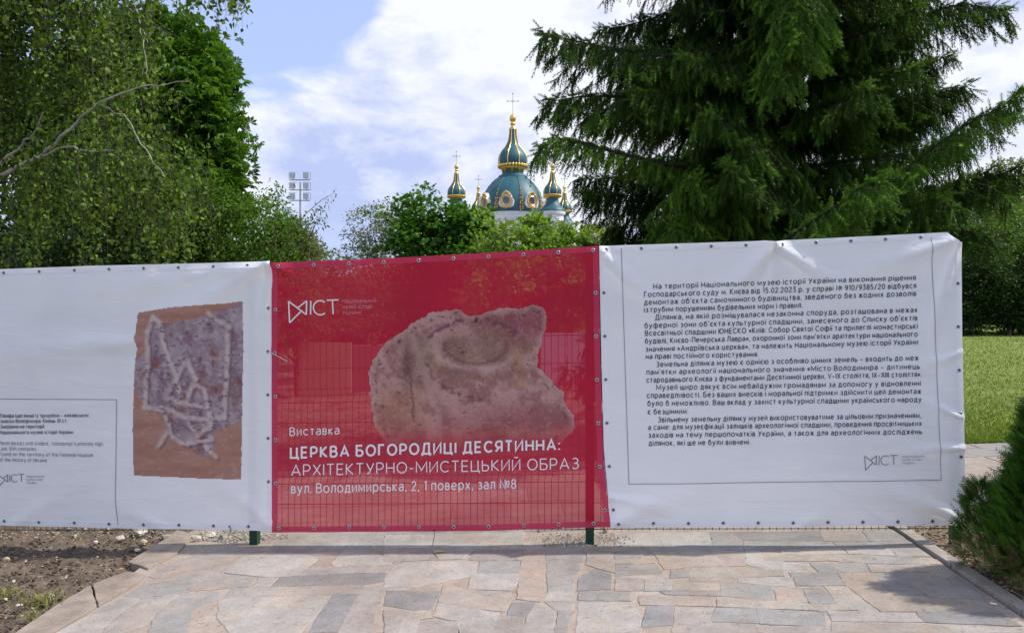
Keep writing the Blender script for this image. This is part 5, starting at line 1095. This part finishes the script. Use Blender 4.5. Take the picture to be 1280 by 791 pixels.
# ---- conifer shrub in front of the fence, right
def thuja():
    c0 = gp(1326, 733); rr = np.random.default_rng(8); root = thing('thuja_shrub', 'dense green conifer shrub in front of the fence at lower right', 'shrub', None, tuple(c0))
    b = MB(); FV = [(-.02, 0, 0), (.02, 0, 0), (0, 1, 0)]; FF = [(0, 1, 2)]
    for k_ in range(6):
        for sg in (-1, 1):
            y = .15 + k_ * .13; L_ = .34 * (1 - k_ * .1); o = len(FV); FV += [(0, y, 0), (0, y + .05, 0), (sg * L_ * .75, y + L_ * .8, .03 * sg)]; FF.append((o, o + 1, o + 2))
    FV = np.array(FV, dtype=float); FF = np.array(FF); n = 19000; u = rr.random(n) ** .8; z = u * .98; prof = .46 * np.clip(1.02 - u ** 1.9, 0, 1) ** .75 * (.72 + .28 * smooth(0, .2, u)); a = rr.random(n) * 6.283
    lump = 1 + .34 * (fbm(a * 3, u * 6) - .5) * 2 ; rad = prof * lump * (.45 + .55 * rr.random(n) ** .35); T_ = np.stack([rad * np.cos(a), rad * np.sin(a), z + .04], 1)
    # upright spires growing side by side make the uneven top
    ns = 13; sa = rr.random(ns) * 6.283; sr = np.where(np.arange(ns) < 4, .10, rr.uniform(.2, .33, ns)); sh = np.where(np.arange(ns) < 4, rr.uniform(.85, 1.02, ns), rr.uniform(.45, .85, ns)); si = rr.integers(0, ns, n); own = (.19 * np.clip(1.03 - u ** 1.6, 0, 1) ** .8 * (.4 + .6 * rr.random(n) ** .4))
    m2 = rr.random(n) < .72; T2 = np.stack([sr[si] * (1 + .3 * u) * np.cos(sa[si]) + own * np.cos(a), sr[si] * (1 + .3 * u) * np.sin(sa[si]) + own * np.sin(a), u * sh[si] + .05], 1); T_ = np.where(m2[:, None], T2, T_ * np.array((.93, .93, .8)))
    d = np.stack([np.cos(a) * .75, np.sin(a) * .75, np.full(n, .85)], 1) + rr.normal(size=(n, 3)) * .28; low = (u < .25) & (rr.random(n) < .55); d[low, 2] -= .9; lng = rr.random(n) < .07
    sz = rr.uniform(.05, .115, n) * np.where(lng, 1.35, 1); brown = (u < .22) & (rr.random(n) < .4)
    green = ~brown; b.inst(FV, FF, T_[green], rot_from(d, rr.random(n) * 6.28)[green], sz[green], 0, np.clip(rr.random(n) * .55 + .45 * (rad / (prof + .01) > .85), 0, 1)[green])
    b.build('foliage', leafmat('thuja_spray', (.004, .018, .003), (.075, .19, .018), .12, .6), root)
    b = MB(); b.inst(FV, FF, T_[brown], rot_from(d, rr.random(n) * 6.28)[brown], sz[brown] * 1.2, 0, rr.random(n)[brown]); b.build('dry_foliage', leafmat('dry_spray', (.09, .07, .03), (.26, .2, .1), .2), root)
    b = MB()
    for k_ in range(26):
        a_ = rr.random() * 6.28; h_ = rr.uniform(.25, 1.0); r_ = .38 * (1 - h_ / 1.3); b.tube([(0, 0, 0), (r_ * .5 * math.cos(a_), r_ * .5 * math.sin(a_), h_ * .35), (r_ * math.cos(a_), r_ * math.sin(a_), h_)], [.014, .009, .003], 5)
    b.build('stems', mat('thuja_stem', (.16, .11, .07), (.26, .2, .14), scale=20), root)
thuja()

# ------------------------------------------------------------------ floodlight mast
def mast():
    Y = 110; k = Y / 1000; root = thing('floodlight_mast', 'tall floodlight mast with six lamps in three rows', 'floodlight mast', None, (0, 0, 0)); M_st = mat('galvanised_steel', (.3, .31, .33), (.38, .39, .41), rough=.5, metal=.3); M_lamp = mat('lamp_housing', (.42, .43, .45), (.5, .5, .52), rough=.5); M_gl = mat('lamp_glass', (.6, .62, .66), rough=.15)
    x0 = P(375.4, 300, Y)[0]; b = MB(); b.tube([(x0, Y, -.2), (x0, Y, P(0, 228, Y)[2])], [.22, .11], 10); b.build('pole', M_st, root)
    for r_, yy in enumerate((225.3, 238, 251)):
        z = P(0, yy, Y)[2]; b = MB(); b.box((x0, Y - .25, z), (25 * k, .16, .12)); b.build('crossbar', M_st, root)
        for sx in (-1, 1):
            xx = x0 + sx * 8.3 * k; b = MB(); v = np.array([(-.34, -.22, -.36), (.34, -.22, -.36), (.34, -.30, .36), (-.34, -.30, .36), (-.22, .2, -.22), (.22, .2, -.22), (.22, .16, .26), (-.22, .16, .26)]) * 1.08
            b.add(v + (xx, Y - .35, z + .52), [(0, 1, 2, 3), (4, 7, 6, 5), (0, 4, 5, 1), (1, 5, 6, 2), (2, 6, 7, 3), (3, 7, 4, 0)]); b.box((xx, Y - .3, z + .08), (.08, .08, .2)); lp = b.build('floodlight', M_lamp, root)
            b = MB(); b.add(np.array([(-.28, -.243, -.3), (.28, -.243, -.3), (.28, -.315, .3), (-.28, -.315, .3)]) * 1.08 + (xx, Y - .36, z + .52), [(0, 1, 2, 3)]); b.build('lamp_glass', M_gl, lp)
            b = MB()
            for q in (-1, 1): b.tube([(xx + sx * .55 * 1, Y - .3, z), (xx + sx * .55, Y - .3, z + 1.05)], .03, 4)
            b.tube([(xx - .5, Y - .3, z + 1.05), (xx + .5, Y - .3, z + 1.05)], .03, 4); b.build('guard_frame', M_st, lp)
mast()

# ------------------------------------------------------------------ the church
def church():
    Y = 150.0; k = .15; cx = P(641, 0, Y)[0]; zz = lambda y: H - (y - HORIZON) * k
    root = thing('church', 'baroque church with teal domes and gold onion cupolas above the trees', 'church')
    teal = mat('teal_painted_dome', (.018, .09, .115), (.03, .125, .15), scale=.8, rough=.5, stretch=(1, 1, .4)); gold = mat('gilding', (.75, .46, .1), (.85, .58, .17), scale=3, rough=.32, metal=.85); white = mat('whitewashed_wall', (.68, .69, .72), (.78, .78, .8), scale=1.5, rough=.8); glass = mat('round_window_glass', (.16, .17, .26), rough=.15); silver = mat('silver_cross', (.5, .44, .34), metal=.7, rough=.4)
    blue = mat('pale_blue_wall', (.35, .5, .6), (.42, .56, .66), scale=1.2, rough=.8)
    def prof(pairs, s=k, yref=None, base=None): return [(r_ * s, base + (yref - y) * s) for r_, y in pairs]
    def ribs(parent, pr, n, a0, r_, c, name='rib', widen=1.0, m=gold):
        for q in range(n):
            a = a0 + q * 2 * math.pi / n; b = MB(); b.tube([(c[0] + (R_ + .01) * math.cos(a), c[1] + (R_ + .01) * math.sin(a), z) for R_, z in pr], np.linspace(r_ * widen, r_, len(pr)), 6); b.build(name, m, parent, smooth=True)
    def cross(parent, c, z0, z1, s):
        b = MB(); th_ = .045 * s; b.tube([(c[0], c[1], z0), (c[0], c[1], z1)], [th_ * 1.2, th_], 6); h_ = z1 - z0; zc = z0 + h_ * .64; w_ = h_ * .26
        b.tube([(c[0] - w_, c[1], zc), (c[0] + w_, c[1], zc)], th_, 6)
        for dx, dz in ((-w_, 0), (w_, 0), (0, z1 - zc)):
            for ax, az in ((0, 0), (.09 * s, 0), (-.09 * s, 0), (0, .09 * s), (0, -.09 * s)): b.box((c[0] + dx + ax, c[1], zc + dz + az), (.12 * s, .07, .12 * s))
        for q in range(8):
            a = q * math.pi / 4 + math.pi / 8; b.tube([(c[0] + .1 * s * math.cos(a), c[1], zc + .1 * s * math.sin(a)), (c[0] + .34 * s * math.cos(a), c[1], zc + .34 * s * math.sin(a))], .02 * s, 4)
        b.build('cross', silver, parent)
    # body under the trees
    b = MB(); b.box((cx, Y + 2, zz(330) / 2), (22, 14, zz(330))); b.box((cx, Y + 2, zz(330) / 2 - .1), (14, 24, zz(330) - .2)); body = b.build('body', blue, root)
    b = MB()
    for sx in np.linspace(-10.6, 10.6, 9): b.box((cx + sx, Y - 5.25 if abs(sx) > 7.2 else Y - 10.25, zz(330) / 2), (.7, .5, zz(330) - .6))
    b.build('pilasters', white, root)
    b = MB(); b.box((cx, Y + 2, zz(330) + .3), (22.9, 14.9, .7)); b.box((cx, Y + 2, zz(330) + .32), (14.9, 24.9, .78)); b.build('cornice', white, root)
    c = (cx, Y, 0)
    b = MB(); b.lathe([(34 * k, zz(332)), (34 * k, zz(279)), (36 * k, zz(278)), (37.5 * k, zz(275)), (37.5 * k, zz(272.5)), (39 * k, zz(270.5)), (39.5 * k, zz(268.5)), (37 * k, zz(267.5))], c, 64); drum = b.build('drum', white, root)
    for q in range(16):
        a = q * math.pi / 8 + R(8); b = MB(); b.tube([(cx + 35 * k * math.cos(a), Y + 35 * k * math.sin(a), zz(331)), (cx + 35 * k * math.cos(a), Y + 35 * k * math.sin(a), zz(280))], .33, 8); b.build('column', white, drum)
    dp = [(40, 268), (39.9, 262), (39.2, 255), (37.6, 248), (34.6, 241), (30.8, 235), (26.4, 229.5), (22, 225.5), (18, 222.8)]; dpr = prof(dp, base=0, yref=HORIZON + H / k); b = MB(); b.lathe(dpr, c, 64); dome = b.build('main_dome', teal, root, smooth=True)
    ribs(dome, dpr[1:], 8, R(-90 - 30), .10, c, name='dome_rib', m=teal)
    # gilded garlands climbing the dome between the windows
    for q in range(8):
        a = R(-90 - 30) + q * math.pi / 4; b = MB(); pr = np.array(dpr)
        for j in range(15):
            t = j / 14; z = zz(266) + t * (zz(235) - zz(266)); r_ = np.interp(z, pr[:, 1], pr[:, 0]) + .1; w_ = (.62 - .45 * t) * (1 + .3 * math.sin(j * 2.4)); sx, sy = -math.sin(a), math.cos(a)
            for o_ in (-w_ / 3, w_ / 3): b.lathe([(0, -w_ * .33), (w_ * .33, 0), (0, w_ * .36)], (cx + r_ * math.cos(a) + sx * o_, Y + r_ * math.sin(a) + sy * o_, z + .1 * math.sin(j * 5 + o_ * 9)), 6)
        b.build('gilded_garland', gold, dome)
    for q in range(8):   # round windows in white and gold frames
        a = R(-90 - 11) + q * math.pi / 4; r_ = 39.4 * k; zc = zz(256); A = Matrix.Translation((cx + r_ * math.cos(a), Y + r_ * math.sin(a), zc)) @ Matrix.Rotation(a + math.pi / 2, 4, 'Z')
        def loc(v): return np.array([tuple(A @ Vector(x)) for x in v])
        n = 28; th = np.linspace(0, 2 * math.pi, n, endpoint=False)
        out = [((1.32 + .16 * math.cos(3 * t_ + math.pi / 2) + .06 * math.cos(9 * t_)) * math.cos(t_) * (1.0), (1.5 + .22 * math.cos(3 * t_ + math.pi / 2)) * math.sin(t_)) for t_ in th]
        b = MB(); V = [(x, -.42, z) for x, z in out] + [(x, 1.1 + .5 * max(0, z), z) for x, z in out] + [(.66 * math.cos(t_), -.42, .66 * math.sin(t_)) for t_ in th] + [(.66 * math.cos(t_), -.1, .66 * math.sin(t_)) for t_ in th]; i = np.arange(n); j = (i + 1) % n
        b.add(loc(V), np.concatenate([np.stack([i, i + n, j + n, j], 1), np.stack([i, j, j + 2 * n, i + 2 * n], 1), np.stack([i + 2 * n, j + 2 * n, j + 3 * n, i + 3 * n], 1)])); wn = b.build('round_window', white, dome)
        b = MB(); b.add(loc([(.66 * math.cos(t_), -.12, .66 * math.sin(t_)) for t_ in th]), [list(range(n))]); b.build('pane', glass, wn)
        b = MB(); 
        b.tube(loc([(.76 * math.cos(t_), -.46, .8 * math.sin(t_)) for t_ in np.r_[th, th[:2]]]), .1, 6); b.tube(loc([(1.06 * math.cos(t_), -.46, (1.18) * math.sin(t_)) for t_ in np.r_[th, th[:2]]]), .085, 6)
        for t_ in np.linspace(0, 2 * math.pi, 18, endpoint=False):
            rr_ = 1.08 + .12 * math.sin(5 * t_); p = loc([(rr_ * math.cos(t_), -.5, 1.1 * rr_ * math.sin(t_))])[0]; b.lathe([(0, -.16), (.15, 0), (0, .16)], tuple(p), 6)
        for dx, dz, s_ in ((0, 1.5, .34), (-.34, 1.36, .24), (.34, 1.36, .24), (0, -1.3, .3), (-.7, 1.0, .2), (.7, 1.0, .2), (-.75, -1.0, .2), (.75, -1.0, .2)):
            p = loc([(dx, -.46, dz)])[0]; b.lathe([(0, -s_), (s_, 0), (0, s_)], tuple(p), 6)
        b.build('gilded_frame', gold, wn)
    b = MB(); b.lathe(prof([(18, 223), (18.2, 221), (17, 220), (15.5, 219.5), (14, 218), (12.3, 216.5), (11.5, 215), (12, 213)], base=0, yref=HORIZON + H / k), c, 40); lan = b.build('lantern', teal, root, smooth=True)
    for q in range(8):
        a = R(-90 - 4) + q * math.pi / 4; b = MB(); x, y_ = cx + 12.2 * k * math.cos(a), Y + 12.2 * k * math.sin(a)
        for dz, s_ in ((0, .2), (.28, .34), (-.3, .14), (.5, .2)): b.lathe([(0, -s_), (s_, 0), (0, s_)], (x, y_, zz(216) + dz), 6)
        b.build('gilded_ornament', gold, lan)
    def onion(c, ybase, s, parent, ymap, neck=True):
        """ymap: local profile rows (in photo pixels of the main cupola) scaled by s about the base"""
        O = [(12, 0), (13, 1.2), (15.5, 3), (17.6, 7), (18.5, 11.5), (18.4, 15.5), (17.2, 19.5), (14.8, 23.5), (11.6, 27.5), (8.6, 31.5), (6.6, 36), (5.4, 41), (4.7, 46), (4.3, 51), (4.6, 52), (4.6, 53.5), (3.2, 54.5)]
        pr = [(r_ * s * k, ymap + y * s * k) for r_, y in O]; b = MB(); b.lathe(pr, c, 48 if s > .8 else 28); on = b.build('onion_dome', teal, parent, smooth=True)
        ribs(on, pr[3:14], 8, R(-90 - 20), .10 * max(s, .62), c, widen=1.25)
        b = MB(); zr = ymap + 5.5 * s * k
        for q in range(28):
            a = q * 2 * math.pi / 28; r_ = 17.2 * s * k; b.lathe([(0, -.42 * s), (.24 * s, -.2 * s), (.34 * s, .2 * s), (0, .42 * s)], (c[0] + r_ * math.cos(a), c[1] + r_ * math.sin(a), zr), 6)
        b.lathe([(12.6 * s * k, ymap + .5 * s * k), (14.8 * s * k, ymap + 1.6 * s * k), (16.6 * s * k, ymap + 3.6 * s * k), (15 * s * k, ymap + 4.2 * s * k)], c, 32); b.build('gilded_ring', gold, on, smooth=True)
        b = MB(); z = ymap + 54 * s * k; b.lathe([(4.8 * s * k, z - 2.4 * s * k), (4.8 * s * k, z - .6 * s * k), (3.6 * s * k, z), (2.2 * s * k, z + 1 * s * k), (2.2 * s * k, z + 3 * s * k), (3.2 * s * k, z + 4.2 * s * k), (3.2 * s * k, z + 5.6 * s * k), (2 * s * k, z + 6.6 * s * k), (3.4 * s * k, z + 8.5 * s * k), (4.3 * s * k, z + 11.6 * s * k), (3.7 * s * k, z + 14.5 * s * k), (1.6 * s * k, z + 16.4 * s * k), (.6 * s * k, z + 17.2 * s * k)], c, 24); b.build('gilded_ball', gold, on, smooth=True)
        cross(on, c, z + 16.8 * s * k, z + 42.5 * s * k, max(.75, s) * .95)
    onion(c, 213, 1.0, root, zz(214))
    for (px, yb, s, Yt, lab) in ((570.5, 249.5, .62, 142, None), (690.5, 248.5, .62, 142, None), (598, 268, .5, 160, None), (705.5, 267.5, .5, 160, None)):
        kk = Yt / 1000; x_ = (px - 640) * kk; z_ = H - (yb - HORIZON) * kk; ct = (x_, Yt, 0); sc = kk / k * s
        zq = lambda y: H - (y - HORIZON) * kk; f = s / .62
        b = MB(); b.lathe([(14 * f * kk, 9.0), (14 * f * kk, z_ - 21 * f * kk), (16 * f * kk, z_ - 20 * f * kk), (16.4 * f * kk, z_ - 17 * f * kk), (14.6 * f * kk, z_ - 15.5 * f * kk)], ct, 24); tu = b.build('turret', white, root)
        for q in range(8):
            a = q * math.pi / 4 + .25; b = MB(); b.tube([(x_ + 14.8 * f * kk * math.cos(a), Yt + 14.8 * f * kk * math.sin(a), 9.0), (x_ + 14.8 * f * kk * math.cos(a), Yt + 14.8 * f * kk * math.sin(a), z_ - 30 * f * kk)], .3, 8)
            b.box((x_ + 14.8 * f * kk * math.cos(a), Yt + 14.8 * f * kk * math.sin(a), z_ - 29.4 * f * kk), (.8, .8, .35)); b.build('column', white, tu)
        b = MB(); b.lathe([(16.8 * f * kk, z_ - 15.6 * f * kk), (16.2 * f * kk, z_ - 14 * f * kk), (12.5 * f * kk, z_ - 11 * f * kk), (9.3 * f * kk, z_ - 7 * f * kk), (7.6 * f * kk, z_ - 3 * f * kk), (7.5 * f * kk, z_)], ct, 32); rf = b.build('turret_roof', teal, root, smooth=True)
        k_old = k; onion(ct, yb, sc, rf, z_)
church()

# low boards seen faintly through the red banner, and a far pavilion roofline
def board(px0, px1, py0, Y_, m, label, n):
    root = thing('board_hoarding', label, 'hoarding', 'low hoardings behind the fence'); x0 = (px0 - 640) * Y_ / 1000; x1 = (px1 - 640) * Y_ / 1000; zt = H - (py0 - HORIZON) * Y_ / 1000
    for i in range(n):
        a = x0 + (x1 - x0) * i / n; c = x0 + (x1 - x0) * (i + 1) / n; z0 = float(g((a + c) / 2, Y_)) - .2; b = MB(); b.box(((a + c) / 2, Y_, (z0 + zt) / 2), (c - a - .02, .03, zt - z0)); b.build('board', m, root)
board(374, 440, 428, 17.5, mat('ochre_board', (.6, .48, .28), (.7, .56, .34), scale=2), 'ochre low hoarding seen dimly through the left of the red banner', 2)
board(440, 540, 432, 17.6, mat('brown_board', (.3, .2, .16), (.36, .25, .2), scale=2), 'brown low hoarding seen dimly through the red banner', 3)
board(676, 742, 416, 18.5, mat('lilac_board', (.62, .52, .66), (.7, .6, .74), scale=2), 'lilac low hoarding seen dimly through the right of the red banner', 2)
